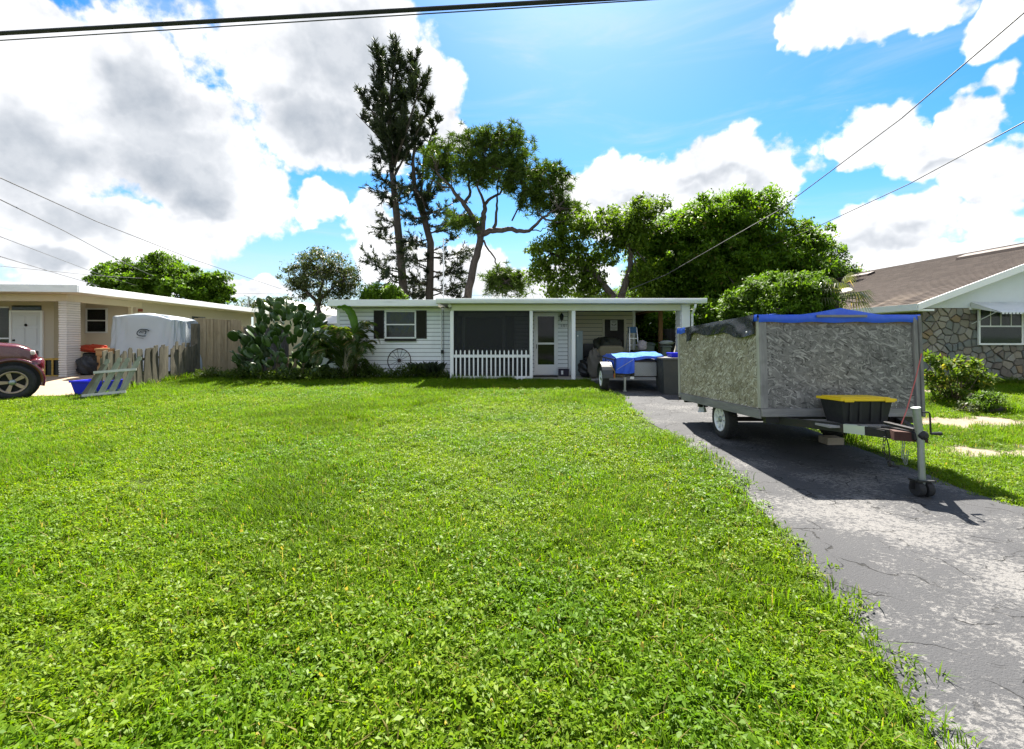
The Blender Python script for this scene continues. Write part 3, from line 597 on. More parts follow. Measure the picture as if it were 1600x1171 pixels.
# picket fence across the porch
pf = thing('picket_fence', (-.65, 14.68, .1), 'low white picket fence between two porch posts', 'fence')
xa, xb = P(708.6, 0, 14.7).x, P(827.5, 0, 14.7).x
for (va, vb) in ((554.5, 559), (588, 592)): add('rail', MB().box(xa, xb, 14.70, 14.735, P(0, vb, 14.7).z, P(0, va, 14.7).z), white_paint, pf, bevel=.003)
pm = None; zt, zb = P(0, 547, 14.7).z, P(0, 594.5, 14.7).z
for k in range(17):
    x = P(650 + (335 + 36.4 * k) / 5.333, 0, 14.7).x
    if pm is None:
        hh = zt - zb; pm = MB().prism([(-.022, -.012, 0), (.022, -.012, 0), (.022, -.012, hh - .05), (.012, -.012, hh - .012), (0, -.012, hh), (-.012, -.012, hh - .012), (-.022, -.012, hh - .05)], (0, .02, 0)).mesh('picket', white_paint)
    add('picket', pm, None, pf, T((x, 14.686, zb + rng.uniform(-.006, .006))))

# ------------------------------------------------------------------ beige neighbour's house on the left
LM = T((-13.4, 14.3, .33)) @ RZ(math.radians(6.6))           # frame: x to the right along its front, y to the back, origin at the corner column
nb = thing('beige_house', None, 'low beige house with flat white-edged roof and ribbed brick column', 'house', M=LM)
beige_trim = M_('cream_beam_paint', (.66, .57, .43), .6, .06, 2, grime=.15)
add('slab', MB().box(-14, .25, -.3, 12.6, -.35, .015), concrete, nb, LM)
add('roof', MB().box(-14.5, .50, -.78, 12.9, 2.58, 2.74), roof_flat, nb, LM)
add('fascia', MB().box(-14.5, .54, -.83, -.79, 2.55, 2.765).box(.505, .545, -.79, 12.9, 2.55, 2.765), fascia_m, nb, LM, bevel=.005)
add('soffit', MB().box(-14.5, .50, -.78, 12.9, 2.54, 2.575), beige_trim, nb, LM)
add('beam', MB().box(-14, -.25, -.16, .08, 2.33, 2.538).box(-.45, -.25, .081, 3.2, 2.33, 2.538), beige_trim, nb, LM, bevel=.005)
add('porch_post', MB().box(-.40, -.30, 2.7, 2.8, 0, 2.33), beige_trim, nb, LM)
brick_w = M_('white_painted_brick', (.72, .68, .63), .7, .08, 8, grime=.12, rnd=.05, bump=.2)
col = add('brick_column', MB().box(-.43, -.27, -.16, .31, 0, 2.34), M_('mortar', (.52, .48, .44), .9), nb, LM)
slump = None
for k in range(32):
    if slump is None: slump = MB().box(-.465, -.235, -.195, .345, 0, .058).mesh('slump_brick', brick_w)
    o = add('slump_brick', slump, None, col, LM @ T((rng.uniform(-.006, .006), rng.uniform(-.004, .004), .01 + k * .0727)))
    b_ = o.modifiers.new('bevel', 'BEVEL'); b_.width = .014; b_.segments = 2
add('wall', MB().box(-14, -1.96, 1.55, 1.75, 0, 2.56).box(-2.1, -1.96, 1.75, 2.9, 0, 2.56).box(-2.1, -.26, 2.9, 3.1, 0, 2.56).box(-.44, -.26, 3.1, 12.5, 0, 2.56), beige_m, nb, LM)
def lx_at(u, yl):
    """x in the house frame where photo column u meets the plane y = yl of that frame"""
    d = Vector(((u - CX) / F, 1, 0)); o = LM.inverted() @ Vector((0, 0, .33)); dd = LM.to_3x3().inverted() @ d; t = (yl - o.y) / dd.y; return o.x + dd.x * t, t
dx0, dist = lx_at(18, 1.5); dx1, _ = lx_at(63, 1.5)
w6 = M_('white_door_paint', (.66, .66, .66), .45, .04)
add('door_frame', MB().box(dx0 - .07, dx0, 1.49, 1.548, .02, 2.12).box(dx1, dx1 + .07, 1.49, 1.548, .02, 2.12).box(dx0, dx1, 1.49, 1.548, 2.06, 2.12), white_paint, nb, LM)
dl = add('front_door', MB().box(dx0, dx1, 1.51, 1.548, .03, 2.06), w6, nb, LM)
dw = dx1 - dx0
for (fx0, fx1) in ((.12, .46), (.54, .88)):
    for (za, zb_) in ((.2, .8), (.95, 1.52), (1.62, 1.95)):
        add('door_panel', MB().box(dx0 + fx0 * dw, dx0 + fx1 * dw, 1.497, 1.509, za, zb_), w6, dl, LM, bevel=.008)
add('door_knocker', MB().lathe([(.01, 0), (.05, .01), (.03, .04), (.01, .05)], (dx0 + .5 * dw, 1.5, 1.63), (0, -1, 0), 8), black_m, dl, LM)
for zz in (.98, 1.12): add('lock', MB().lathe([(.035, 0), (.035, .03), (.02, .05)], (dx0 + .08 * dw, 1.51, zz), (0, -1, 0), 10), black_m, dl, LM)
add('transom', MB().box(dx0, dx1, 1.5, 1.547, 2.13, 2.29), dark_glass, nb, LM)
side_x1, _ = lx_at(12.5, 1.5); 
sl = add('sidelight', MB().box(side_x1 - .9, side_x1, 1.505, 1.547, .1, 2.2), dark_glass, nb, LM)
for zz in (.08, 1.16, 2.2): add('sidelight_bar', MB().box(side_x1 - .9, side_x1 + .03, 1.485, 1.503, zz, zz + .045), white_paint, sl, LM)
add('flood_light', MB().lathe([(.02, 0), (.05, .03), (.07, .1)], (dx0 + .0, -.2, 2.42), (-.5, -.6, -.5), 10).lathe([(.02, 0), (.05, .03), (.07, .1)], (dx0 + .1, -.2, 2.42), (.5, -.6, -.5), 10), black_m, nb, LM)
wx0, wx1 = lx_at(136.5, 2.87)[0], lx_at(165.5, 2.87)[0]
room_dark = M_('dark_room', (.02, .02, .02), .9); white_al = M_('window_aluminium', (.6, .6, .58), .5)
def window_fr(parent, fr, x0, x1, z0, z1, y):
    w = add('window', MB().box(x0 - .05, x1 + .05, y - .05, y, z1, z1 + .05).box(x0 - .05, x1 + .05, y - .06, y, z0 - .05, z0).box(x0 - .05, x0, y - .05, y, z0, z1).box(x1, x1 + .05, y - .05, y, z0, z1), white_al, parent, fr)
    zm = (z0 + z1) / 2; add('meeting_rail', MB().box(x0, x1, y - .045, y, zm - .02, zm + .02), white_al, w, fr)
    for (p, q) in ((z0, zm - .02), (zm + .02, z1)): add('pane', MB().box(x0, x1, y - .03, y - .001, p, q), dark_glass, w, fr)
    add('dark_room_panel', MB().box(x0, x1, y + .0, y + .003, z0, z1), room_dark, w, fr)  # dark sheet painted as the unlit room behind the panes
window_fr(nb, LM, wx0, wx1, 1.42, 2.24, 2.896)
add('side_window', MB().box(-.258, -.245, 6.5, 7.6, 1.95, 2.15), dark_glass, nb, LM)
add('roof_pipe', MB().tube([(.1, 11.3, 2.7), (.1, 11.3, 3.45), (-.12, 11.3, 3.5)], .05, 8), galv, nb, LM)

# ------------------------------------------------------------------ right-hand house: stone gable, shingle roof, awning
SY = 13.6; EX, RXX, EZ, RZ_ = 11.62, 17.9, 2.50, 4.86; GY = 13.18; BK = 24.2
rh = thing('stone_house', (14.5, 17, .2), 'house with stone gable wall, brown shingle roof and white awning', 'house')
stucco_w = M_('pale_stucco', (.66, .69, .70), .8, .05, 2, grime=.25, gcol=(.45, .46, .44), bump=.2)
mortar_m = M_('dark_mortar', (.12, .105, .085), .95, .3, 6, bump=.5)
wxl = 12.08
rise = (RZ_ - EZ) / (RXX - EX)
def zroof(x): return EZ + (x - EX) * rise if x <= RXX else RZ_ - (x - RXX) * rise
add('wall', MB().box(wxl, 23.7, SY, BK - .4, .0, 2.42), mortar_m, rh)
add('gable', MB().prism([(wxl, SY - .03, 2.42), (23.7, SY - .03, 2.42), (23.7, SY - .03, zroof(23.7) - .2), (RXX, SY - .03, RZ_ - .2), (wxl, SY - .03, zroof(wxl) - .2)], (0, .2, 0)), stucco_w, rh)
add('trim_board', MB().box(13.45, 24, SY - .06, SY - .032, 2.37, 2.46), white_paint, rh)
def shingle_():
    m, N, L, b = nodes('brown_shingle'); pos = N.new('ShaderNodeNewGeometry').outputs['Position']
    sp = N.new('ShaderNodeSeparateXYZ'); L.new(pos, sp.inputs[0]); cb = N.new('ShaderNodeCombineXYZ'); L.new(sp.outputs[1], cb.inputs[0]); L.new(sp.outputs[0], cb.inputs[1])
    br = N.new('ShaderNodeTexBrick'); br.inputs['Scale'].default_value = 1; br.inputs['Brick Width'].default_value = .3; br.inputs['Row Height'].default_value = .14; br.inputs['Mortar Size'].default_value = .006
    br.inputs['Color1'].default_value = (.043, .034, .030, 1); br.inputs['Color2'].default_value = (.068, .054, .047, 1); br.inputs['Mortar'].default_value = (.045, .03, .025, 1); L.new(cb.outputs[0], br.inputs['Vector'])
    c = nmix(N, L, nrange(N, L, nnoise(N, L, pos, .8, 5), .4, .7, 0, .6), br.outputs['Color'], (.042, .032, .027)); st = nrange(N, L, sp.outputs[0], 13.4, 11.6, 0, 1)
    mm = N.new('ShaderNodeMath'); mm.operation = 'MULTIPLY'; L.new(st, mm.inputs[0]); L.new(nrange(N, L, nnoise(N, L, nmap(N, L, pos, (.6, 3, 1)), 1, 5), .4, .65, 0, .9), mm.inputs[1]); c = nmix(N, L, mm.outputs[0], c, (.15, .12, .095))
    L.new(c, b.inputs['Base Color']); b.inputs['Roughness'].default_value = .95; b.inputs['Specular IOR Level'].default_value = .15; nbump(N, L, b, nnoise(N, L, pos, 70, 3), .5, .01); return m
sh_m = shingle_()
for sgn in (0, 1):
    m = MB(); n = 44
    for k in range(n):
        xa_, xb_ = EX + (RXX - EX) * k / n, EX + (RXX - EX) * (k + 1) / n; za, zb_ = EZ + (xa_ - EX) * rise, EZ + (xb_ - EX) * rise
        if sgn: xa_, xb_ = 2 * RXX - xa_, 2 * RXX - xb_
        m.add([(xa_, GY, za + .018), (xa_, BK, za + .018), (xb_, BK, zb_ + .004), (xb_, GY, zb_ + .004), (xa_, GY, za), (xa_, BK, za)], [(0, 1, 2, 3) if sgn == 0 else (3, 2, 1, 0), (4, 5, 1, 0) if sgn else (0, 1, 5, 4)])
    rf = add('shingle_courses', m, sh_m, rh, kind='stuff')
add('roof_deck', MB().prism([(EX, GY, EZ - .12), (EX, GY, EZ), (RXX, GY, RZ_ + .0), (2 * RXX - EX, GY, EZ), (2 * RXX - EX, GY, EZ - .12), (RXX, GY, RZ_ - .13)], (0, BK - GY, 0)), cream_trim, rh)
add('rake_board', MB().prism([(EX - .02, GY - .005, EZ - .17), (EX - .02, GY - .005, EZ + .02), (RXX, GY - .005, RZ_ + .02), (RXX, GY - .005, RZ_ - .19)], (0, -.035, 0)), white_paint, rh)
add('rake_board', MB().prism([(2 * RXX - EX + .02, GY - .005, EZ - .17), (2 * RXX - EX + .02, GY - .005, EZ + .02), (RXX + .001, GY - .005, RZ_ + .02), (RXX + .001, GY - .005, RZ_ - .19)], (0, -.035, 0)), white_paint, rh)
add('eave_fascia', MB().box(EX - .04, EX - .003, GY, BK, EZ - .17, EZ + .016), white_paint, rh)
add('soffit', MB().box(EX, wxl + .01, GY + .01, BK, EZ - .19, EZ - .13), white_paint, rh)
for (ya, yb, xx) in ((21.6, 24.0, 16.9), (14.2, 17.4, 17.0)): 
    zz = zroof(xx); add('ridge_vent', MB().prism([(xx - .25, ya, zz - .10), (xx + .12, ya, zz + .06), (xx + .12, ya, zz + .16), (xx - .22, ya, zz + .03)], (0, yb - ya, 0)), M_('vent_brown', (.06, .04, .033), .7), rh)
# stone veneer: every stone cut from its own cell
def clip(poly, n, d):
    out = []
    for i in range(len(poly)):
        a_, b_ = poly[i], poly[(i + 1) % len(poly)]; da, db = a_[0] * n[0] + a_[1] * n[1] - d, b_[0] * n[0] + b_[1] * n[1] - d
        if da <= 0: out.append(a_)
        if (da < 0 < db) or (db < 0 < da): t_ = da / (da - db); out.append((a_[0] + t_ * (b_[0] - a_[0]), a_[1] + t_ * (b_[1] - a_[1])))
    return out
def stone_mat():
    m, N, L, b = nodes('field_stone'); oi = N.new('ShaderNodeObjectInfo'); rp_ = N.new('ShaderNodeValToRGB'); rp_.color_ramp.interpolation = 'CONSTANT'; e = rp_.color_ramp.elements
    cols = [(.25, .215, .155), (.15, .175, .165), (.31, .26, .19), (.115, .145, .15), (.26, .165, .065), (.34, .31, .26), (.19, .185, .155), (.13, .10, .075), (.24, .23, .20)]
    e[0].color = (*cols[0], 1); e[1].position = 1 / 9; e[1].color = (*cols[1], 1)
    for k in range(2, 9): q = e.new(k / 9); q.color = (*cols[k], 1)
    L.new(oi.outputs['Random'], rp_.inputs[0]); pos = N.new('ShaderNodeNewGeometry').outputs['Position']
    n_ = nnoise(N, L, pos, 7, 7, .65, .5); c = nmix(N, L, nrange(N, L, n_, .45, .8, 0, .5), rp_.outputs[0], (.30, .27, .21)); c = nmix(N, L, nrange(N, L, nnoise(N, L, pos, 3, 5), .5, .7, 0, .5), c, (.17, .12, .07))
    c = nmix(N, L, .3, c, (.205, .195, .17)); L.new(c, b.inputs['Base Color']); b.inputs['Roughness'].default_value = .85; nbump(N, L, b, n_, .7, .03); return m
stone_m = stone_mat(); sr = random.Random(11)
W0, W1, WZ0, WZ1 = P(1527, 0, SY).x, P(1591, 0, SY).x, P(0, 536.5, SY).z, P(0, 484, SY).z
cells = []
for _ in range(6000):
    q = (sr.uniform(wxl + .04, 18.0), sr.uniform(.1, 2.38)); md = .09 + .20 * sr.random()
    if all((q[0] - a_) ** 2 + ((q[1] - b_) * 1.2) ** 2 > md * md * 2.3 for a_, b_ in cells): cells.append(q)
cells = sorted(cells)[:300]
for (cx_, cz_) in cells:
    if W0 - .02 < cx_ < W1 + .02 and WZ0 - .02 < cz_ < WZ1 + .02: continue
    poly = [(max(wxl, cx_ - .5), max(.08, cz_ - .5)), (cx_ + .5, max(.08, cz_ - .5)), (cx_ + .5, min(2.41, cz_ + .5)), (max(wxl, cx_ - .5), min(2.41, cz_ + .5))]
    for (ox, oz) in cells:
        if (ox, oz) == (cx_, cz_) or abs(ox - cx_) + abs(oz - cz_) > 1.3: continue
        nx_, nz_ = ox - cx_, oz - cz_; l_ = math.hypot(nx_, nz_); nx_, nz_ = nx_ / l_, nz_ / l_
        poly = clip(poly, (nx_, nz_), nx_ * (cx_ + ox) / 2 + nz_ * (cz_ + oz) / 2 - .012)
        if len(poly) < 3: break
    if len(poly) < 3: continue
    mx_ = sum(p[0] for p in poly) / len(poly); mz_ = sum(p[1] for p in poly) / len(poly); dp = sr.uniform(.025, .055); n = len(poly); tl = sr.uniform(-.1, .1)
    vb = [(x, SY - .001, z) for x, z in poly]; vm_ = [(mx_ + (x - mx_) * .97, SY - dp * .7, mz_ + (z - mz_) * .97) for x, z in poly]; vt = [(mx_ + (x - mx_) * .88, SY - dp + tl * (x - mx_), mz_ + (z - mz_) * .88) for x, z in poly]
    m = MB().add(vb + vm_ + vt, [(i, (i + 1) % n, n + (i + 1) % n, n + i) for i in range(n)] + [(n + i, n + (i + 1) % n, 2 * n + (i + 1) % n, 2 * n + i) for i in range(n)] + [tuple(range(2 * n, 3 * n))])
    add('stone', m, stone_m, rh)
blind_m = M_('pale_blind', (.34, .34, .30), .9)
window(rh, W0, W1, WZ0, WZ1, SY - .05, white_paint, glass, blind_m, d=.05, muntins=3, fw=.055)
aw = thing('window_awning', (15, 13.2, 2.25), 'white ribbed metal awning over the window in the stone wall', 'awning')
white_metal = M_('white_awning_metal', (.72, .74, .76), .4, .06, 3, grime=.2)
ax0, ax1 = 13.5, 15.5; rib = None
n = 20; stepx = (ax1 - ax0) / n
rib = MB().prism([(0, 12.7, 2.245), (0, 13.55, 2.575), (0, 13.55, 2.59), (0, 12.7, 2.26)], (stepx * .62, 0, 0)); rib.prism([(stepx * .62, 12.7, 2.235), (stepx * .62, 13.55, 2.565), (stepx * .62, 13.55, 2.572), (stepx * .62, 12.7, 2.242)], (stepx * .38, 0, 0))
rib.box(0, stepx * .62, 12.69, 12.699, 2.20, 2.262); ribm = rib.mesh('awning_slat', white_metal)
for k in range(n): add('awning_slat', ribm, None, aw, T((ax0 + k * stepx, 0, 0)))
add('side_wing', MB().prism([(ax0 - .012, 12.7, 2.235), (ax0 - .012, 13.55, 2.57), (ax0 - .012, 13.55, 2.42)], (.011, 0, 0)), white_metal, aw)
for x in (ax0 + .02, ax1 - .02): add('brace', MB().tube([(x, 12.85, 2.27), (x, 13.55, 1.95)], .012, 6), white_metal, aw)

# ------------------------------------------------------------------ strand-board box trailer on the driveway
PITCH = math.atan(.0484)
BX0, BX1, BLEN = 3.12, 5.09, 2.78
BM = T((BX0, 5.76, .592)) @ RX(-PITCH)                    # frame: x across, y to the rear, z up from the floor of the box; nose a little high
bt_ = thing('box_trailer', None, 'grey strand-board box trailer with blue tarp roof parked on the driveway', 'trailer', M=BM)
BW = BX1 - BX0; BH = 1.24
osb_front = osb_('weathered_osb', [(.062, .058, .054), (.15, .145, .137), (.36, .345, .32), (.10, .096, .09), (.21, .20, .185)], (.06, .057, .055), ((.26, .145, .055), 1.12, 1.22))
osb_side = osb_('bounce_lit_osb', [(.10, .082, .052), (.25, .215, .15), (.58, .54, .46), (.18, .15, .10), (.36, .32, .23)], (.10, .085, .05), ((.30, .19, .07), 1.10, 1.24))  # pale flakes, with bounce off the lawn painted in as lighter, warmer tones
old_wood = wood_('weathered_lumber', (.17, .165, .16), (.27, .26, .245), (14, 14, 2), knots=.35)
old_wood_h = wood_('weathered_lumber_flat', (.17, .165, .16), (.26, .25, .24), (2, 2, 16), knots=.35)
pale_wood = wood_('pale_weathered_post', (.36, .34, .28), (.46, .44, .38), (14, 14, 2), knots=.3)
osb_plain = osb_side
add('front_panel', MB().box(.085, BW - .05, .0, .012, .10, BH), osb_front, bt_, BM)
add('side_panel', MB().box(.0, .012, .07, BLEN - .03, .09, BH), osb_side, bt_, BM)
add('side_panel', MB().box(BW - .012, BW, .09, BLEN - .03, .09, BH), osb_side, bt_, BM)
add('rear_panel', MB().box(.02, BW - .02, BLEN - .012, BLEN, .02, BH), osb_side, bt_, BM)
add('corner_post', MB().box(-.008, .083, -.012, .03, .10, BH), old_wood, bt_, BM, bevel=.003)
add('corner_post', MB().box(-.012, .0, .0, .066, .10, BH - .0), pale_wood, bt_, BM, bevel=.002)
add('corner_post', MB().box(BW - .048, BW + .004, -.03, .012, .02, BH + .0), old_wood, bt_, BM, bevel=.003)
add('corner_post', MB().box(BW + .006, BW + .044, -.045, .07, -.0, BH + .02), old_wood, bt_, BM, bevel=.003)
add('corner_post', MB().box(-.02, .02, BLEN - .03, BLEN + .04, .0, BH + .06), pale_wood, bt_, BM, bevel=.003)
add('bottom_board', MB().box(-.008, BW - .05, -.03, .008, .0, .098), old_wood_h, bt_, BM, bevel=.003)
add('bottom_board', MB().box(-.03, -.0, .0, BLEN, -.03, .088), old_wood_h, bt_, BM, bevel=.003)
add('bottom_board', MB().box(BW, BW + .03, .08, BLEN, -.03, .088), old_wood_h, bt_, BM, bevel=.003)
add('floor', MB().box(.02, BW - .02, .02, BLEN - .02, -.012, .004), old_wood_h, bt_, BM)
# blue tarp: shallow tent with a ridge, hemmed down over the edges
def tarp_top(u, v):
    x = -.02 + (BW + .04) * u; y = -.02 + (BLEN + .04) * v; px_ = .52; r = max(0, 1 - abs(u - px_) / .26) if v < .5 else 0; fade = max(0, 1 - v / .6)
    z = BH + .035 + .012 * math.sin(9 * u + 3 * v) * math.sin(7 * v) + .085 * min(1, r) ** 1.2 * fade - .10 * math.sin(math.pi * u) * math.sin(math.pi * min(1, v * 1.1)) * (v > .12)
    return (x, y, z)
tp = add('tarp', MB().grid(tarp_top, 40, 30), blue_tarp, bt_, BM, smooth=True)
hm = MB()
def hem_front(u, v):
    x, y, z = tarp_top(u, 0); lo = BH - .062 + .006 * math.sin(23 * u); return (x, -.022 - .012 * math.sin(v * 3.1) - .004 * math.sin(31 * u), z + (lo - z) * v)
hm.grid(hem_front, 60, 5); add('tarp_hem', hm, blue_tarp, tp, BM, smooth=True)
hl = MB()
def hem_side(u, v):
    x, y, z = tarp_top(0, .86 + .14 * u); return (-.026 - .008 * math.sin(v * 3) - .003 * math.sin(u * 20), y + .01, z - .10 * v + .01 * math.sin(u * 9))
hl.grid(hem_side, 14, 4); add('tarp_hem', hl, blue_tarp, tp, BM, smooth=True)
hl2 = MB().grid(lambda u, v: (-.03 - .008 * math.sin(v * 3), tarp_top(0, .05 * u)[1], tarp_top(0, .05 * u)[2] + .004 - .085 * v), 6, 4); add('tarp_hem', hl2, blue_tarp, tp, BM, smooth=True)
hr = MB().grid(lambda u, v: (BW + .05, tarp_top(1, u)[1], tarp_top(1, u)[2] + .005 - .10 * v), 30, 4); add('tarp_hem', hr, blue_tarp, tp, BM, smooth=True)
add('ridge_lath', MB().box(.70, 1.33, -.05, -.036, BH + .0, BH + .03), old_wood_h, bt_, BM)
# black plastic sheet hanging over the left edge in folds
def sheet_l(u, v):
    y = .06 + (BLEN * .83) * u; top = BH + .042 - .01 * u; drop = (.20 + .05 * math.sin(5 * u + 1) + .03 * math.sin(13 * u)) * (1 if u < .93 else 1.35); f = 1.3 * math.sin(17 * u + 5 * v * (1 - u) + 2.5 * math.sin(7 * u)) + .55 * math.sin(33 * u - 7 * v + 2 * math.sin(13 * u)) * v
    return (-.034 - .014 * v - .012 * f * min(1, v * 2 + .15), y + .05 * v * math.sin(11 * u), top - drop * v)
add('black_sheet', MB().grid(sheet_l, 110, 12), black_tarp, bt_, BM, smooth=True)
add('black_sheet_top', MB().grid(lambda u, v: (-.034 + .3 * v, .06 + BLEN * .83 * u, BH + .043 - .01 * u + .004 * math.sin(20 * u) * v + .012 * v), 30, 4), black_tarp, bt_, BM, smooth=True)
for (yy, zz) in ((.18, BH - .175), (1.1, BH - .19), (1.75, BH - .2)): add('nail_cap', MB().lathe([(.012, 0), (.012, .008), (.004, .012)], (-.068, yy, zz), (-1, 0, 0), 8), chrome_w, bt_, BM)
# chassis
add('chassis', MB().box(.30, .37, .0, BLEN, -.10, -.015).box(BW - .37, BW - .30, .0, BLEN, -.10, -.015).box(.06, BW - .06, .02, .08, -.085, -.015).box(.06, BW - .06, BLEN - .07, BLEN - .01, -.085, -.015).box(.371, BW - .371, 1.2, 1.26, -.09, -.02), black_steel, bt_, BM)
for yy in (.25, .6, .95): add('bolt', MB().lathe([(.014, 0), (.014, .012)], (.5 + yy * .3, .019, -.05), (0, -1, 0), 6), galv, bt_, BM)
AXY = 1.33
def to_ground(x, y): return -(BM @ Vector((x, y, 0))).z
TR = .285
wc_w = Vector((0, 7.1, g(3.3, 7.1) + .034 + TR))
wl = BM.inverted() @ Vector((3.30, 7.1, wc_w.z)); AXY, AZ = wl.y, wl.z
add('axle', MB().tube([(.2, AXY, AZ), (BW - .2, AXY, AZ)], .035, 10), black_steel, bt_, BM)
for sx in (.13, BW - .13): add('leaf_spring', MB().prism([(sx, AXY - .42, -.10), (sx, AXY - .2, AZ + .09), (sx, AXY, AZ + .05), (sx, AXY + .2, AZ + .09), (sx, AXY + .42, -.10), (sx, AXY + .2, AZ + .06), (sx, AXY, AZ + .02), (sx, AXY - .2, AZ + .06)], (.05, 0, 0)), black_steel, bt_, BM)
def wheel(parent, fr, c, axis, r, w, rim_mat, spokes=5, rim_r=.62, name='wheel'):
    """tyre and spoked rim; axis points outwards"""
    ax = Vector(axis); c = Vector(c)
    ty = add('tyre', MB().lathe([(r * .62, -w / 2), (r * .86, -w * .5), (r * .97, -w * .42), (r, -w * .25), (r, w * .25), (r * .97, w * .42), (r * .86, w * .5), (r * .64, w * .46), (r * .62, w * .3)], c, ax, 36, cap=False), rubber, parent, fr, smooth=True)
    tr = MB()
    for k in range(40):
        a_ = 2 * math.pi * k / 40; up = Vector((0, 0, 1)); side = ax.cross(up).normalized(); d = up * math.cos(a_) + side * math.sin(a_); t_ = side * math.cos(a_) - up * math.sin(a_)
        for s_ in (-1, 1):
            q = c + d * r * .985 + ax * (s_ * w * .22); tr.add([q + (i * t_ * r * .055 + j * ax * w * .17) + d * (.0 if l_ == 0 else r * .035) for l_ in (0, 1) for i, j in ((-1, -1), (1, -1), (1, 1), (-1, 1))], [(4, 5, 6, 7), (0, 1, 5, 4), (1, 2, 6, 5), (2, 3, 7, 6), (3, 0, 4, 7)])
    add('tread', tr, rubber, ty, fr)
    rm = add('rim', MB().lathe([(r * .63, w * .30), (r * .66, w * .47), (r * .62, w * .49), (r * .56, w * .40), (r * .54, w * .1), (r * .2, w * .05), (.001, w * .05)], c, ax, 36, cap=False), rim_mat, parent, fr, smooth=True)
    for k in range(spokes):
        a_ = 2 * math.pi * (k + .25) / spokes; up = Vector((0, 0, 1)); side = ax.cross(up).normalized(); d = up * math.cos(a_) + side * math.sin(a_); t_ = side * math.cos(a_) - up * math.sin(a_)
        p0, p1 = c + d * r * .12 + ax * w * .36, c + d * r * .57 + ax * w * .40
        add('spoke', MB().add([p0 + t_ * r * .07, p0 - t_ * r * .07, p1 - t_ * r * .11, p1 + t_ * r * .11, p0 + t_ * r * .07 - ax * w * .15, p0 - t_ * r * .07 - ax * w * .15, p1 - t_ * r * .11 - ax * w * .15, p1 + t_ * r * .11 - ax * w * .15], [(0, 1, 2, 3), (4, 7, 6, 5), (0, 4, 5, 1), (1, 5, 6, 2), (2, 6, 7, 3), (3, 7, 4, 0)]), rim_mat, rm, fr, bevel=.004)
    add('hub', MB().lathe([(r * .17, w * .1), (r * .17, w * .42), (r * .11, w * .5), (.001, w * .5)], c, ax, 14, cap=False), galv, rm, fr, smooth=True)
wheel(bt_, BM, (.155, AXY, AZ), (-1, 0, 0), TR, .17, chrome_w, 8)
wheel(bt_, BM, (BW - .155, AXY, AZ), (1, 0, 0), TR, .17, chrome_w, 8)
# hitch: A-frame tongue, coupler, jack with twin castors
inv = BM.inverted()
def L_(x, y, z): return inv @ Vector((x, y, z))
JX, JY = 3.99, 4.5
add('tongue_arm', MB().beam(L_(3.32, 5.9, .53), L_(3.95, 4.60, .60), .055, .09), black_steel, bt_, BM)
add('tongue_arm', MB().beam(L_(4.92, 5.9, .53), L_(4.08, 4.60, .60), .055, .09), black_steel, bt_, BM)
add('tongue_patch', MB().beam(L_(3.70, 5.12, .574), L_(3.79, 4.93, .585), .06, .094), M_('bare_aluminium_patch', (.5, .54, .46), .5, metal=.4), bt_, BM)
add('step_board', MB().box(.42, 1.30, -.62, -.06, -.05, -.025), old_wood_h, bt_, BM)
cp = add('coupler', MB().beam(L_(3.96, 4.90, .60), L_(3.985, 4.50, .615), .10, .08), black_steel, bt_, BM, bevel=.01)
add('coupler_latch', MB().beam(L_(3.93, 4.85, .685), L_(3.96, 4.52, .675), .05, .03).lathe([(.035, 0), (.045, .02), (.045, .06), (.025, .08)], L_(3.99, 4.52, .63), (.1, -1, .02), 12), black_steel, cp, BM, bevel=.004)
add('coupler_plate', MB().beam(L_(3.84, 4.66, .60), L_(4.08, 4.55, .60), .15, .09), M_('rusty_steel', (.06, .025, .02), .7, .3, 12, metal=.3), cp, BM)
jz = g(JX, JY) + .034
jk = add('jack_post', MB().tube([L_(JX - .045, JY, .885), L_(JX, JY, .56)], .034, 16).tube([L_(JX - .045, JY, .885), L_(JX - .048, JY, .90)], .039, 16).tube([L_(JX, JY, .57), L_(JX + .015, JY, jz + .12)], .029, 16), galv, bt_, BM, smooth=False)
add('crank', MB().tube([L_(JX + .02, JY, .85), L_(JX + .07, JY - .0, .855), L_(JX + .09, JY, .84), L_(JX + .10, JY, .66), L_(JX + .10, JY - .01, .64)], .008, 8), black_steel, jk, BM)
add('crank_grip', MB().tube([L_(JX + .10, JY, .645), L_(JX + .20, JY, .645)], [.012, .018], 10), black_m, jk, BM)
add('castor_plate', MB().beam(L_(JX + .015 - .09, JY, jz + .155), L_(JX + .015 + .09, JY, jz + .155), .11, .014).beam(L_(JX + .015 - .085, JY, jz + .155), L_(JX + .015 - .085, JY, jz + .07), .07, .008), black_steel, jk, BM)
for s_ in (-1, 1): add('castor', MB().lathe([(.03, -.032), (.068, -.03), (.075, -.018), (.075, .018), (.068, .03), (.03, .032)], L_(JX + .015 + s_ * .043, JY, jz + .075), (1, 0, 0), 20), rubber, jk, BM, smooth=False)
def chain(pts, name='safety_chain'):
    m = MB(); pts = [Vector(p) for p in pts]
    for i in range(len(pts) - 1):
        a_, b_ = pts[i], pts[i + 1]; n_ = max(2, int((b_ - a_).length / .032))
        for k in range(n_):
            p, q = a_.lerp(b_, k / n_), a_.lerp(b_, (k + 1.25) / n_); t_ = (q - p).normalized(); s_ = t_.cross(Vector((0, 1, .3)) if k % 2 else Vector((1, 0, .2))).normalized() * .011
            m.tube([p - t_ * .0, p + s_, q + s_, q, q - s_, p - s_, p], .0038, 5, cap=False)
    return m
add('safety_chain', chain([L_(3.80, 4.70, .57), L_(3.79, 4.70, .42), L_(3.83, 4.67, .29), L_(3.90, 4.66, .27)]), black_steel, bt_, BM)
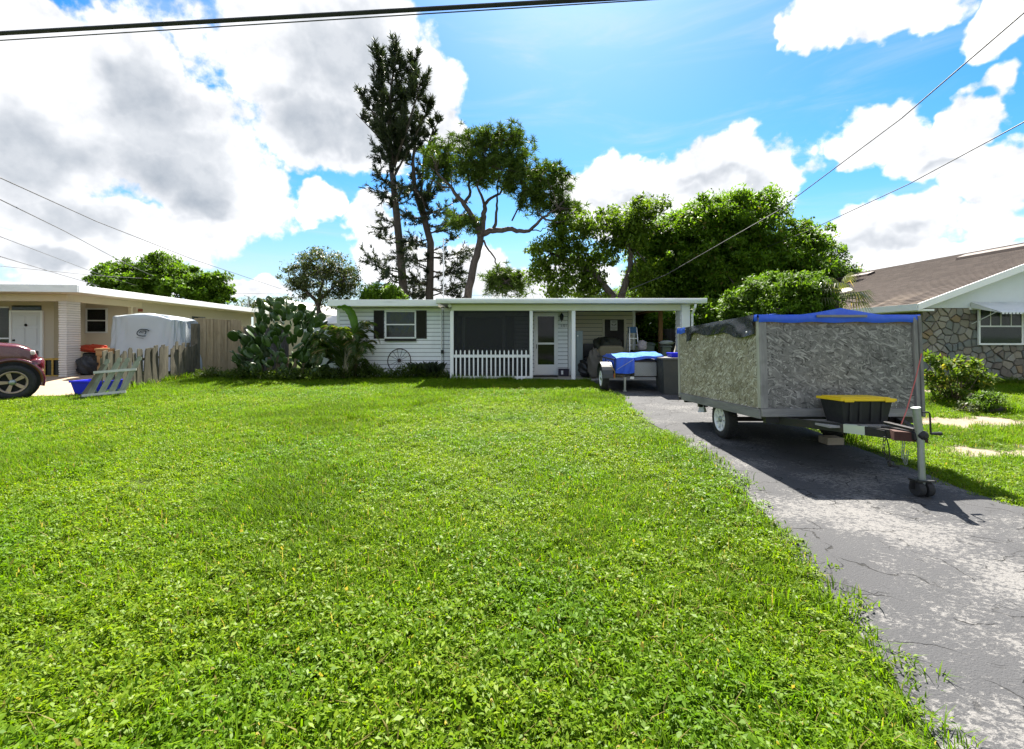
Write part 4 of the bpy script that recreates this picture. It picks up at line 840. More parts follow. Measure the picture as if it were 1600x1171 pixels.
add('safety_chain', chain([L_(3.91, 4.60, .56), L_(3.90, 4.60, .38), L_(3.94, 4.61, .32), L_(3.95, 4.60, .44)]), galv, bt_, BM)
add('wiring', MB().tube([L_(3.75, 5.0, .63), L_(3.84, 4.75, .62), L_(3.86, 4.72, .47), L_(3.87, 4.72, .35), L_(3.87, 4.72, .29)], .006, 6).lathe([(.014, 0), (.018, .05), (.012, .06)], L_(3.87, 4.72, .32), (0, 0, -1), 8), black_m, bt_, BM)
add('stabiliser_foot', MB().lathe([(.035, 0), (.04, .03), (.075, .16), (.085, .165)], L_(3.24, 7.85, .47), (0, 0, -1), 4), M_('grey_painted_foot', (.5, .52, .53), .5), bt_, BM)
add('stabiliser_bracket', MB().box(.05, .2, 2.05, 2.12, -.1, -.03).tube([(.1, 2.09, -.03), (.1, 2.09, -.05)], .02, 8), black_steel, bt_, BM)
add('tail_pipe', MB().tube([(-.06, BLEN - .1, -.005), (.02, BLEN - .1, -.005)], .03, 8), rubber, bt_, BM)
add('red_cord', MB().tube([L_(*P(1440, 553, 5.66)), L_(*P(1430, 595, 5.45)), L_(*P(1417, 640, 5.15)), L_(*P(1408, 664, 4.95)), L_(*P(1404, 678, 4.85))], .006, 6), M_('red_cord', (.45, .10, .08), .7), bt_, BM)
wb = P(1313, 700, 6.3)
add('wheel_chock', MB().box(4.52, 4.76, 6.60, 6.80, g(4.6, 6.6) + .034, g(4.6, 6.6) + .034 + .10), wood_('chock_wood', (.30, .25, .18), (.40, .34, .26), (2, 14, 14)), label='small wooden block wedged behind the box trailer wheel', cat='block', bevel=.005)
# tote on the tongue
yel = M_('yellow_lid_plastic', (.75, .52, .01), .4, .1, 5, grime=.2, gcol=(.4, .25, .02)); TM = BM @ T((.60, -.56, -.022))
to = thing('storage_tote', None, 'black plastic storage tote with a yellow lid on the trailer tongue', 'tote', M=TM)
def tub(x0, x1, y0, y1, h_, tp_, t=.012):
    m = MB(); q = [(x0 + tp_, y0 + tp_), (x1 - tp_, y0 + tp_), (x1 - tp_, y1 - tp_), (x0 + tp_, y1 - tp_)]; w_ = [(x0, y0), (x1, y0), (x1, y1), (x0, y1)]; i_ = [(x0 + t, y0 + t), (x1 - t, y0 + t), (x1 - t, y1 - t), (x0 + t, y1 - t)]; ib = [(a_ + (t if a_ < (x0 + x1) / 2 else -t), b_ + (t if b_ < (y0 + y1) / 2 else -t)) for a_, b_ in q]
    vs_ = [(*p, 0) for p in q] + [(*p, h_) for p in w_] + [(*p, h_) for p in i_] + [(*p, t) for p in ib]
    fs = [(3, 2, 1, 0), (12, 13, 14, 15)]
    for k in range(4):
        n_ = (k + 1) % 4; fs += [(k, n_, 4 + n_, 4 + k), (4 + k, 4 + n_, 8 + n_, 8 + k), (8 + k, 8 + n_, 12 + n_, 12 + k)]
    return m.add(vs_, fs)
add('tub', tub(.025, .605, .02, .40, .27, .045), black_m, to, TM, bevel=.02, seg=2)
rb = MB()
for x in (.12, .23, .36, .48): rb.prism([(x, .052, .03), (x + .025, .052, .03), (x + .03, .028, .25), (x - .005, .028, .25)], (0, -.012, 0))
add('tub_ribs', rb, black_m, to, TM)
lid = add('lid', MB().box(0, .63, -.01, .43, .262, .292).box(.04, .59, .03, .39, .292, .303), yel, to, TM, bevel=.014, seg=2)
add('lid_latch', MB().box(.03, .14, -.022, -.011, .252, .294), yel, lid, TM, bevel=.005)
add('lid_latch', MB().box(.49, .60, -.022, -.011, .252, .294), yel, lid, TM, bevel=.005)

# ------------------------------------------------------------------ utility trailer with tarped load, at the carport mouth
UM = T((2.36, 11.95, g(3, 12) + .034)); ut = thing('utility_trailer', None, 'small black utility trailer with mesh tailgate parked at the carport mouth', 'trailer', M=UM)
wheel(ut, UM, (.09, .35, .31), (-1, 0, 0), .31, .18, chrome_w, 5); wheel(ut, UM, (1.92, .35, .31), (1, 0, 0), .31, .18, chrome_w, 5)
for sx in (0, 1.74):
    fd = MB()
    for k in range(12):
        a0, a1 = math.pi * (.02 + .96 * k / 12), math.pi * (.02 + .96 * (k + 1) / 12); p = [(sx + x, .35 - .42 * math.cos(a_), .33 + .42 * math.sin(a_)) for a_ in (a0, a1) for x in (-.02, .26)]
        fd.add(p + [(x_, y_, z_ - .012) for x_, y_, z_ in p], [(0, 2, 3, 1), (4, 5, 7, 6), (0, 1, 5, 4), (2, 6, 7, 3), (0, 4, 6, 2), (1, 3, 7, 5)])
    add('fender', fd, M_('black_fender', (.04, .045, .05), .5, .1, spec=.4), ut, UM, smooth=False)
add('deck', MB().box(.3, 1.72, .0, 2.4, .42, .47).box(.3, .36, -.0, 2.4, .36, .42).box(1.66, 1.72, 0, 2.4, .36, .42), black_steel, ut, UM)
add('side_rail', MB().box(.30, .34, .02, 2.4, .80, .84).box(.30, .34, .02, .06, .47, .8).box(.30, .34, 1.2, 1.24, .47, .8), black_steel, ut, UM)
add('side_rail', MB().box(1.68, 1.72, .02, 2.4, .80, .84).box(1.68, 1.72, .02, .06, .47, .8).box(1.68, 1.72, 1.2, 1.24, .47, .8), black_steel, ut, UM)
def bl(u): return (P(u, 0, 11.9).x - 2.36)
tg = add('tailgate', MB().box(bl(988), bl(991.5), -.05, -.01, .38, .80).box(bl(1026), bl(1029.5), -.05, -.01, .38, .80).box(bl(1035.5), bl(1039), -.05, -.01, .36, .84).box(bl(991.5), bl(1026), -.05, -.01, .38, .41).box(bl(991.5), bl(1035.5), -.05, -.01, .765, .795).box(bl(1029.5), bl(1035.5), -.05, -.01, .38, .41), black_steel, ut, UM)
def diamonds(x0, x1, z0, z1, y, nx_, nz_):
    m = MB(); dx, dz = (x1 - x0) / nx_, (z1 - z0) / nz_
    for i in range(nx_):
        for j in range(nz_):
            x, z = x0 + i * dx, z0 + j * dz
            for p, q in (((x, z), (x + dx, z + dz)), ((x + dx, z), (x, z + dz))): m.beam((p[0], y, p[1]), (q[0], y, q[1]), .009, .012, (0, 1, 0))
    return m
mesh_m = M_('expanded_metal', (.52, .55, .58), .5, .1, metal=.2)
add('expanded_mesh', diamonds(bl(991.5), bl(1026), .41, .765, -.03, 13, 9), mesh_m, tg, UM); add('expanded_mesh', diamonds(bl(1029.5), bl(1035.5), .41, .765, -.03, 2, 9), mesh_m, tg, UM)
red_l = M_('red_lens', (.30, .01, .01), .25, .1)
add('tail_light', MB().box(bl(955), bl(961.5), -.03, .0, .36, .46), red_l, ut, UM, bevel=.008)
add('reflector_plate', MB().box(bl(944), bl(955), -.02, .0, .39, .43), chrome_w, ut, UM); add('licence_plate', MB().box(bl(984.5), bl(990.5), -.07, -.055, .33, .39), chrome_w, ut, UM)
add('stand_leg', MB().box(bl(975.5), bl(978.5), -.02, .02, .03, .37).box(bl(974.5), bl(979.5), -.03, .04, .0, .03), galv, ut, UM)
add('strap', MB().tube([(.12, .0, .80), (bl(961), -.03, .52), (bl(961), -.03, .33)], .008, 6), M_('yellow_strap', (.5, .33, .06), .7), ut, UM)
tl = thing('tarped_load', (2.36 + .8, 12.2, .65), 'load under a bright blue tarp on the small utility trailer', 'tarp')
def tarp2(u, v):
    x = 2.36 + bl(963) + (bl(1036) - bl(963)) * u; y = 11.91 + 1.7 * v; z = .12 + .035 + .86 + .07 * u * (1 - .3 * v) + .08 * math.sin(math.pi * v) + .012 * math.sin(13 * u + 5 * v) + .01 * math.sin(21 * v); return (x, y, z)
pale_blue = M_('pale_blue_tarp', (.03, .13, .36), .85, .2, 5, bump=.2, bscale=25, spec=.15)
add('tarp_top', MB().grid(tarp2, 24, 18), pale_blue, tl, smooth=True)
def tfront(u, v):
    x, y, z = tarp2(u * .385, 0); return (x - .02 * v * (1 - u), y - .02 - .015 * math.sin(3 * v) - .008 * math.sin(17 * u + 4 * v), z + .005 - (.36 + .06 * math.sin(2.3 * u + .4)) * v)
add('tarp_flap', MB().grid(tfront, 24, 10), blue_tarp, tl, smooth=True)
add('tarp_flap', MB().grid(lambda u, v: (tarp2(.385 + .615 * u, 0)[0], tarp2(.4 + .6 * u, 0)[1] - .062, tarp2(.385 + .615 * u, 0)[2] + .01 - (.07 + .01 * math.sin(9 * u)) * v), 20, 3), blue_tarp, tl, smooth=True)
add('tarp_flap', MB().grid(lambda u, v: (tarp2(0, u)[0] - .02, tarp2(0, u)[1], tarp2(0, u)[2] + .004 - .38 * v), 20, 5), blue_tarp, tl, smooth=True)
add('load_box', MB().box(2.74, 3.98, 12.0, 13.5, .625, .96), black_m, tl)
add('bungee', MB().tube([tuple(Vector(tfront(.05, .75)) + Vector((0, -.03, 0))), tuple(Vector(tfront(.95, .1)) + Vector((0, -.03, 0)))], .007, 6), M_('bungee_grey', (.3, .35, .5), .6), tl)
# ------------------------------------------------------------------ things in and before the carport
by = 11.4; gzb = g(4, by) + .036
db = thing('storage_bin', (4.1, by + .3, gzb), 'big dark grey storage bin standing between the two trailers', 'bin')
dark_pl = M_('dark_grey_plastic', (.035, .04, .043), .45, .15, 5, grime=.2)
BMx = T((P(1036, 0, by).x, by, gzb)); bw_ = 1.05
add('tub', tub(0, bw_, 0, .7, P(0, 560, by).z - gzb, .05), dark_pl, db, BMx, bevel=.015)
add('rim', MB().box(-.02, bw_ + .02, -.02, .0, .86, .9).box(-.02, 0, .0, .7, .86, .9).box(bw_, bw_ + .02, 0, .7, .86, .9), dark_pl, db, BMx, bevel=.006)
zt_ = gzb + (P(0, 560, by).z - gzb)
add('bin_lid', MB().box(0, bw_, .0, .7, zt_ - gzb, zt_ - gzb + .01), dark_pl, db, BMx)
add('blue_rimmed_tub', tub(P(1048, 0, 11.6).x, P(1048, 0, 11.6).x + .5, 11.55, 11.95, .11, .03), blue_bin, None, T((0, 0, zt_ + .012)), label='shallow bright blue tub resting on the dark grey bin', cat='tub', bevel=.012)
sf = thing('sofa', (3.2, 15.6, .2), 'old olive brown padded loveseat standing in the carport', 'sofa')
sofa_m = M_('olive_upholstery', (.19, .165, .105), .9, .12, 5, grime=.25, gcol=(.07, .06, .04), bump=.3, bscale=45)
sx0, sx1 = P(936, 0, 15.4).x, P(975.5, 0, 15.4).x; sz = P(0, 540.5, 15.4).z
def cushion(x0, x1, y0, y1, z0, z1, pw_=4.0):
    m = MB()
    def fn(u, v):
        th, ph_ = 2 * math.pi * u, math.pi * (v - .5); e = 2 / pw_
        f = lambda q: math.copysign(abs(q) ** e, q)
        return ((x0 + x1) / 2 + (x1 - x0) / 2 * f(math.cos(ph_)) * f(math.cos(th)), (y0 + y1) / 2 + (y1 - y0) / 2 * f(math.cos(ph_)) * f(math.sin(th)), (z0 + z1) / 2 + (z1 - z0) / 2 * f(math.sin(ph_)))
    return m.grid(fn, 28, 14, close_u=True)
add('backrest', cushion(sx0, sx1, 15.35, 15.65, .55, sz, 6), sofa_m, sf, smooth=True)
add('seat', cushion(sx0 + .02, sx1 - .02, 15.5, 16.2, .35, .68, 6), sofa_m, sf, smooth=True)
add('armrest', cushion(sx0 - .16, sx0 + .06, 15.4, 16.2, .3, sz - .12, 5), sofa_m, sf, smooth=True)
add('base', MB().box(sx0, sx1, 15.42, 16.15, .24, .45), sofa_m, sf)
for (x, y) in ((sx0 + .05, 15.46), (sx1 - .09, 15.46), (sx0 + .05, 16.08), (sx1 - .09, 16.08)): add('leg', MB().box(x, x + .05, y, y + .05, .2, .24), brown_wood, sf)
bagm = M_('olive_tarp_bundle', (.06, .06, .045), .7, .25, 5, bump=.4, bscale=12); blackbag = M_('black_bag', (.012, .012, .013), .35, .2)
def bundle(name, c, r, mat, label, cat, seed, parent=None):
    q = random.Random(seed); ph_ = [(q.uniform(2, 6), q.uniform(2, 6), q.uniform(0, 6), q.uniform(.03, .09)) for _ in range(6)]
    def fn(u, v):
        th, p = 2 * math.pi * u, math.pi * (v - .5); k = 1 + sum(a_ * math.sin(round(f1) * th + f2 * p * 2 + o_) for f1, f2, o_, a_ in ph_); zz = math.sin(p)
        return (c[0] + r[0] * k * math.cos(p) ** .7 * math.cos(th), c[1] + r[1] * k * math.cos(p) ** .7 * math.sin(th), c[2] + r[2] * (1 + zz * (k if zz > 0 else .99)))
    return add(name, MB().grid(fn, 36, 18, close_u=True), mat, parent, smooth=True, label=label, cat=cat)
bundle('garment_bag', (P(929, 0, 15).x, 15.1, .2), (.2, .2, .46), M_('grey_brown_cloth', (.11, .10, .085), .9, .2, bump=.4, bscale=15), 'bulging grey brown cloth bag slumped beside the loveseat', 'bag', 3)
bk = add('storage_shelf', MB().box(P(912, 0, 16.9).x, P(936, 0, 16.9).x, 16.9, 17.5, .2, P(0, 538, 16.9).z), blackbag, label='black shelf unit behind the loveseat in the carport', cat='shelf', bevel=.01)
bundle('tarp_bundle', (P(950, 0, 17).x, 17.0, .2), (.62, .4, .62), bagm, 'heap under a dark olive cover behind the loveseat', 'heap', 5)
bundle('black_bag', (P(923, 0, 15.2).x - .12, 15.45, .2), (.25, .25, .30), blackbag, 'black rubbish bag on the floor beside the loveseat', 'bag', 8)
cabm = M_('grey_blue_cabinet', (.22, .27, .28), .5, .08, 3, grime=.15)
ca = thing('tall_cabinet', (2.3, 16.2, .2), 'tall grey blue utility cabinet beside the slim white carport post', 'cabinet')
add('body', MB().box(P(900.5, 0, 16.05).x, P(911, 0, 16.05).x, 16.08, 16.34, .2, P(0, 517, 16.05).z), cabm, ca, bevel=.006)
add('door', MB().box(P(901, 0, 16.05).x, P(910.5, 0, 16.05).x, 16.055, 16.078, .26, P(0, 518, 16.05).z), cabm, ca, bevel=.005)
add('handle', MB().box(P(902, 0, 16).x, P(904, 0, 16).x, 16.02, 16.054, 1.58, 1.62), chrome_w, ca)
pl = thing('step_pot', (1.75, 16.0, .2), 'small dark square planter box by the front door', 'planter')
add('pot', tub(P(873, 0, 15.9).x, P(889.5, 0, 15.9).x, 15.9, 16.2, .25, .02), M_('dark_ceramic', (.035, .03, .05), .4), pl, T((0, 0, .2)), bevel=.008)
add('pale_label', MB().box(P(876.8, 0, 15.9).x, P(880.0, 0, 15.9).x, 15.893, 15.904, .27, .40), chrome_w, pl)
add('door_mat', MB().box(P(834, 0, 15.6).x, P(872, 0, 15.6).x, 15.55, 16.1, .2, .215), M_('dark_mat', (.025, .02, .018), .95, .3, 20, bump=.5), label='dark brown mat on the slab before the front door', cat='mat')
# step ladder
la = thing('step_ladder', (4.3, 16.6, .2), 'aluminium step ladder with a blue top leaning open by the carport corner', 'ladder')
l0, l1 = P(983.2, 0, 16.4).x, P(998.2, 0, 16.4).x; zt2 = P(0, 511, 16.6).z
blue_cap = M_('blue_ladder_cap', (.03, .12, .30), .45)
add('top_cap', MB().box(l0 + .04, l1 - .03, 16.55, 16.75, zt2 - .22, zt2), blue_cap, la, bevel=.012)
for (xt, xb_) in ((l0 + .05, l0 - .02), (l1 - .04, l1 + .03)):
    add('rail', MB().beam((xb_, 16.25, .2), (xt, 16.58, zt2 - .03), .03, .07), alu, la); add('rear_leg', MB().beam((xb_, 17.15, .2), (xt, 16.72, zt2 - .05), .025, .04), alu, la)
for k in range(6):
    t_ = (k + .6) / 6.6; z = .2 + (zt2 - .4) * t_; add('step', MB().box(l0 + .05 * t_ - .0, l1 - .04 * t_, 16.25 + .33 * t_ - .04, 16.25 + .33 * t_ + .05, z, z + .03), alu, la)
def wheelie(name, u0, u1, vtop, Y, mat, label):
    x0, x1 = P(u0, 0, Y).x, P(u1, 0, Y).x; zt3 = P(0, vtop, Y).z; b = thing(name, ((x0 + x1) / 2, Y + .25, .2), label, 'bin'); d = (x1 - x0) * .9
    add('body', MB().add([(x0 + .05, Y + .05, .24), (x1 - .05, Y + .05, .24), (x1 - .05, Y + d - .05, .24), (x0 + .05, Y + d - .05, .24), (x0, Y, zt3 - .08), (x1, Y, zt3 - .08), (x1, Y + d, zt3 - .08), (x0, Y + d, zt3 - .08)], [(3, 2, 1, 0), (4, 5, 6, 7), (0, 1, 5, 4), (1, 2, 6, 5), (2, 3, 7, 6), (3, 0, 4, 7)]), mat, b, bevel=.015)
    add('lid', MB().prism([(x0 - .02, Y - .04, zt3 - .075), (x0 - .02, Y + d + .03, zt3 - .075), (x0 - .02, Y + d + .03, zt3 + .02), (x0 - .02, Y - .04, zt3 - .03)], (x1 - x0 + .04, 0, 0)), mat, b, bevel=.012)
    for x in (x0 + .02, x1 - .08): add('wheel', MB().lathe([(.11, 0), (.11, .06)], (x, Y + d - .05, .31), (1, 0, 0), 14), rubber, b)
bin_g = M_('grey_green_bin', (.10, .125, .11), .5, .1, 4, grime=.2); bin_l = M_('pale_grey_bin', (.24, .25, .23), .5, .1, 4, grime=.2)
wheelie('wheeled_bin', 1007.5, 1023, 536, 16.2, bin_g, 'grey green wheeled rubbish bin beside the brown carport post')
wheelie('wheeled_bin', 1035.5, 1049, 540, 16.6, bin_l, 'pale grey bin with white cloth on its lid')
bundle('white_cloth', (P(1042, 0, 16.8).x, 16.85, P(0, 540, 16.6).z + .02), (.26, .22, .075), M_('white_cloth', (.6, .6, .56), .9, .15, bump=.4, bscale=18), 'crumpled white cloth on the pale grey bin', 'cloth', 12)
bundle('rag_bag', (P(1003.5, 0, 16.0).x, 16.0, P(0, 548, 16.0).z), (.155, .15, .175), M_('speckled_bag', (.48, .42, .45), .8, .5, 22, bump=.4, bscale=20), 'white and mauve bag of rags on the black crate', 'bag', 14)
add('black_crate', MB().box(P(989, 0, 15.8).x, P(1008, 0, 15.8).x, 15.8, 16.2, .2, P(0, 548, 16.0).z + .02), blackbag, label='black crate at the foot of the step ladder', cat='crate', bevel=.01)
add('leaning_pole', MB().beam((P(1043, 0, 16.2).x, 16.2, .2), (P(1052, 0, 18).x + .3, 18.0, P(0, 515, 18).z), .04, .04), pale_wood, label='pale wooden pole leaning among the carport bins', cat='pole')
# ------------------------------------------------------------------ wagon wheel
ww = thing('wagon_wheel', (P(624, 0, 15.5).x, 15.5, P(0, 583, 15.5).z), 'rusty iron wagon wheel leaning on the white siding', 'wheel')
rust = M_('rusty_iron', (.045, .032, .028), .8, .35, 20); wc = Vector((P(624, 0, 15.5).x, 15.48, P(0, 563.5, 15.5).z)); wr = .385
ring = [wc + wr * Vector((math.cos(2 * math.pi * k / 40), .0 - .0, math.sin(2 * math.pi * k / 40))) + Vector((0, .09 * math.sin(2 * math.pi * k / 40), 0)) for k in range(41)]
add('rim', MB().tube(ring, .017, 6, cap=False), rust, ww, smooth=True)
add('hub', MB().lathe([(.03, -.05), (.06, -.03), (.06, .03), (.03, .05)], wc, (0, 1, 0), 14), rust, ww)
for k in range(14):
    a_ = 2 * math.pi * k / 14; d = Vector((math.cos(a_), .0, math.sin(a_))); add('spoke', MB().tube([wc + .05 * d, wc + wr * d + Vector((0, .09 * math.sin(a_), 0))], .007, 6), rust, ww)

# ------------------------------------------------------------------ maroon pickup truck, nose into the picture
tg_ = g(-11.7, 10.9) + .024
KM = T((P(19, 0, 10.75).x, 10.75, tg_)) @ RZ(math.radians(50))        # frame: x forward, y across (near side at 0), origin under the front wheel
tk = thing('pickup_truck', None, 'maroon pickup truck parked on the sandy driveway', 'truck', M=KM)
maroon = M_('maroon_paint', (.085, .006, .011), .28, .1, 2, coat=.8, spec=.5, grime=.12, gcol=(.16, .06, .05)); 
def shell(st, n=20, pw_=5.0):
    """closed skin through sections (x, z low, z high, inset at the sides)"""
    m = MB()
    def sec(x, zl, zh, ins):
        out = []
        for k in range(n):
            a_ = 2 * math.pi * k / n; e = 2 / pw_; f = lambda q: math.copysign(abs(q) ** e, q); out.append((x, .95 + (.93 - ins) * f(math.cos(a_)), (zl + zh) / 2 + (zh - zl) / 2 * f(math.sin(a_))))
        return out
    vs_ = []
    for s_ in st: vs_ += sec(*s_)
    fs = [(i * n + k, i * n + (k + 1) % n, (i + 1) * n + (k + 1) % n, (i + 1) * n + k) for i in range(len(st) - 1) for k in range(n)] + [tuple(range(n - 1, -1, -1)), tuple(range((len(st) - 1) * n, len(st) * n))]
    return m.add(vs_, fs)
add('body', shell([(-4.35, .60, 1.15, .05), (-4.3, .5, 1.28, .0), (-1.0, .5, 1.28, .0), (-.95, .52, 1.33, .0), (-.3, .66, 1.34, .02), (.1, .66, 1.30, .03), (.28, .62, 1.22, .06), (.40, .60, 1.10, .11), (.45, .62, .98, .17)], 36, 8), maroon, tk, KM, smooth=True)
add('cab', shell([(-3.0, 1.2, 1.3, .15), (-2.9, 1.2, 1.80, .2), (-2.6, 1.2, 1.88, .2), (-1.7, 1.2, 1.88, .2), (-1.0, 1.2, 1.36, .12)], 28), maroon, tk, KM, smooth=True)
add('side_window', MB().prism([(-2.75, .098, 1.36), (-1.2, .098, 1.36), (-1.7, .155, 1.78), (-2.7, .155, 1.78)], (0, .02, 0)), dark_glass, tk, KM)
add('windscreen', MB().prism([(-1.05, .25, 1.385), (-1.05, 1.65, 1.385), (-1.66, 1.55, 1.85), (-1.66, .35, 1.85)], (.03, 0, .03)), dark_glass, tk, KM)
dtr = add('door', MB().box(-2.55, -1.05, -.0, .022, .6, 1.26), maroon, tk, KM, bevel=.01); add('handle', MB().box(-2.45, -2.3, -.03, -.002, 1.08, 1.12), black_m, dtr, KM)
add('bumper', shell([(.25, .62, .92, -.02), (.38, .58, .96, -.02), (.48, .58, .97, .02), (.53, .62, .95, .08), (.55, .68, .9, .14)], 24, 6), maroon, tk, KM, smooth=True)
add('bumper_lip', shell([(.35, .52, .62, .0), (.48, .53, .61, .05), (.52, .55, .6, .1)], 16, 4), M_('grey_lower_trim', (.30, .22, .20), .5), tk, KM, smooth=True)
lens = M_('headlight_lens', (.62, .52, .46), .15, .15, 12, spec=.7)
for yy in (.055, 1.55): add('headlight', cushion(.16, .39, yy + .035, yy + .26, 1.02, 1.14, 5), lens, tk, KM, smooth=True)
add('grille', MB().box(.42, .475, .55, 1.35, .98, 1.12), M_('grille_dark', (.03, .03, .03), .4), tk, KM, bevel=.01)
def arch(cx_):
    m = MB(); n = 22
    for k in range(n):
        a0, a1 = math.pi * (-.08 + 1.16 * k / n), math.pi * (-.08 + 1.16 * (k + 1) / n)
        p = [(cx_ + r * math.cos(a_), y, .41 + r * math.sin(a_)) for a_ in (a0, a1) for r, y in ((.47, -.005), (.55, .0), (.56, .05), (.47, .05))]
        m.add(p, [(0, 1, 5, 4), (1, 2, 6, 5), (3, 0, 4, 7), (2, 3, 7, 6)])
    return m
bronze = M_('bronze_alloy', (.36, .27, .21), .4, .2, 10, metal=.5, grime=.3)
for cx_ in (0, -3.3):
    add('wheel_well', MB().lathe([(.001, 0), (.48, 0), (.48, .3), (.001, .3)], (cx_, -.004, .43), (0, 1, 0), 28, cap=False), M_('wheel_well_black', (.008, .008, .008), .9), tk, KM)
    add('wheel_arch', arch(cx_), maroon, tk, KM, smooth=True)
    wheel(tk, KM, (cx_, .06, .40), (0, -1, 0), .40, .25, bronze, 5)
    wheel(tk, KM, (cx_, 1.80, .40), (0, 1, 0), .40, .25, bronze, 5)
# ------------------------------------------------------------------ covered cart behind the old fence
cg = g(-11.6, 15.0) + .022
cv = thing('covered_cart', (-11.7, 15.1, cg), 'cart under a pale grey fitted cover with a dark emblem', 'cover')
c0, c1 = P(177, 0, 14.85).x, -10.62; ct = P(0, 490, 14.9).z
cover_m = M_('pale_grey_cover', (.40, .44, .465), .42, .06, 3, grime=.15, gcol=(.3, .34, .36), spec=.5)
def cov(u, v):
    """u runs round the plan, v from the hem up to the middle of the top"""
    cx_, cy_ = (c0 + c1) / 2, 15.2; hw, hd = (c1 - c0) / 2, .5; a_ = 2 * math.pi * u; e = .32; f = lambda q: math.copysign(abs(q) ** e, q)
    if v < .72:
        t_ = v / .72; fl = 1.0 + .10 * (1 - t_) ** 1.5; fold = .045 * math.sin(13 * a_ + 4 * t_) * (1 - t_ * .5) + .02 * math.sin(29 * a_ - 9 * t_) + .10 * math.sin(3 * a_ + 5 * t_) * t_ * (1 - t_) - .10 * t_ * (1 - t_) * abs(math.sin(2 * a_)); z = cg + .12 + (ct - .10 - cg - .12) * t_; k = fl + fold
    else:
        t_ = (v - .72) / .28; k = math.cos(t_ * math.pi / 2) ** .55; z = ct - .10 + .10 * math.sin(t_ * math.pi / 2) - .14 * t_ * abs(math.sin(2 * a_)) + .02 * math.sin(7 * a_) * math.sin(t_ * 3)
    x = cx_ + hw * k * f(math.cos(a_)); y = cy_ + hd * k * f(math.sin(a_)); z -= .13 * max(0, (x - cx_) / hw) * (v > .3) * min(1, (v - .3) * 3)
    return (x, y, z)
add('cover', MB().grid(cov, 120, 40, close_u=True), cover_m, cv, smooth=True)
for x in (c0 + .35, c1 - .4):
    for y in (14.85, 15.55): add('wheel', MB().lathe([(.12, -.07), (.2, -.08), (.23, -.04), (.23, .04), (.2, .08), (.12, .07)], (x, y, cg + .225), (0, 1, 0), 18), rubber, cv)
add('frame', MB().box(c0 + .2, c1 - .2, 14.9, 15.5, cg + .2, cg + .32), black_steel, cv)
def emb_pt(a_, b_):
    # emblem plane just off the near face of the cover
    return Vector((P(221, 0, 14.66).x + a_, 14.635 + .12 * b_, P(0, 520.5, 14.66).z + b_))
em = MB()
for seg, w_ in (([(.26, .06), (.20, .10), (.02, .115), (-.06, .09), (-.12, .02), (-.12, -.04), (-.05, -.085), (.06, -.10), (.16, -.095)], .032), ([(-.06, -.0), (.0, .055), (.06, .06)], .026), ([(.06, .06), (.16, .06), (.155, .0), (.13, -.045)], .03), ([(.0, .01), (.09, -.0)], .02)):
    for i in range(len(seg) - 1): em.beam(emb_pt(*seg[i]), emb_pt(*seg[i + 1]), w_, .004, (0, 1, 0))
add('emblem', em, M_('emblem_ink', (.03, .04, .045), .6), cv)
em2 = MB().beam(emb_pt(-.12, -.145), emb_pt(.10, -.175), .025, .003, (0, 1, 0)); add('emblem_lettering', em2, M_('grey_ink', (.22, .24, .23), .6), cv)
# ------------------------------------------------------------------ old weathered fence
of = thing('weathered_fence', (-10.2, 13, .2), 'low weathered grey fence with gaps and leaning planks', 'fence')
plank_m = wood_('weathered_plank', (.075, .068, .048), (.145, .132, .095), (16, 16, 2), rnd=.25, knots=.4)
A_, B_ = Vector((-9.98, 11.25, 0)), Vector((-10.30, 15.0, 0)); fdir = (B_ - A_).normalized(); fang = math.atan2(fdir.y, fdir.x)
def plank_mesh(w_, h_, top, name='plank'):
    t3 = {'dog': [(-w_ / 2, 0), (w_ / 2, 0), (w_ / 2, h_ - .05), (w_ / 4, h_), (-w_ / 4, h_), (-w_ / 2, h_ - .05)], 'flat': [(-w_ / 2, 0), (w_ / 2, 0), (w_ / 2, h_), (-w_ / 2, h_ - .015)], 'round': [(-w_ / 2, 0), (w_ / 2, 0), (w_ / 2, h_ - .06)] + [(w_ / 2 * math.cos(a_), h_ - .06 + .06 * math.sin(a_)) for a_ in (.6, 1.2, 1.57, 1.94, 2.5)] + [(-w_ / 2, h_ - .06)]}[top]
    return MB().prism([(x, -.01, z) for x, z in t3], (0, .02, 0)).mesh(name, plank_m)
pk = [plank_mesh(.14, 1.0, 'dog'), plank_mesh(.12, .96, 'round'), plank_mesh(.15, 1.02, 'flat')]
s_ = .05; L_fence = (B_ - A_).length; k = 0; fr_ = random.Random(5)
while s_ < L_fence:
    p = A_ + fdir * s_
    if k not in (7, 19):
        add('plank', pk[fr_.randrange(3)], None, of, T((p.x, p.y, g(p.x, p.y) - .02 + fr_.uniform(-.04, .03))) @ RZ(fang) @ RY(fr_.uniform(-.05, .05) + (.09 if k in (4, 6) else 0)) @ RX(fr_.uniform(-.03, .03)) @ Matrix.Diagonal((1, 1, fr_.uniform(1.06, 1.18), 1)))
    s_ += fr_.uniform(.112, .138); k += 1
for hgt in (.22, .80): add('rail', MB().beam(A_ + Vector((-.045, .0, g(-10, 11.3) + hgt)), B_ + Vector((-.045, 0, g(-10.4, 15) + hgt - .02)), .04, .07), plank_m, of)
for t_, h_ in ((.02, .95), (.5, 1.0)): p = A_.lerp(B_, t_); add('fence_post', MB().box(p.x - .1, p.x - .02, p.y - .04, p.y + .04, g(p.x, p.y) - .05, g(p.x, p.y) + h_), plank_m, of)
p = P(306, 0, 15.1); add('fence_post', MB().box(p.x - .11, p.x + .1, 15.02, 15.16, g(p.x, 15) - .05, P(0, 506, 15.1).z), plank_m, of)
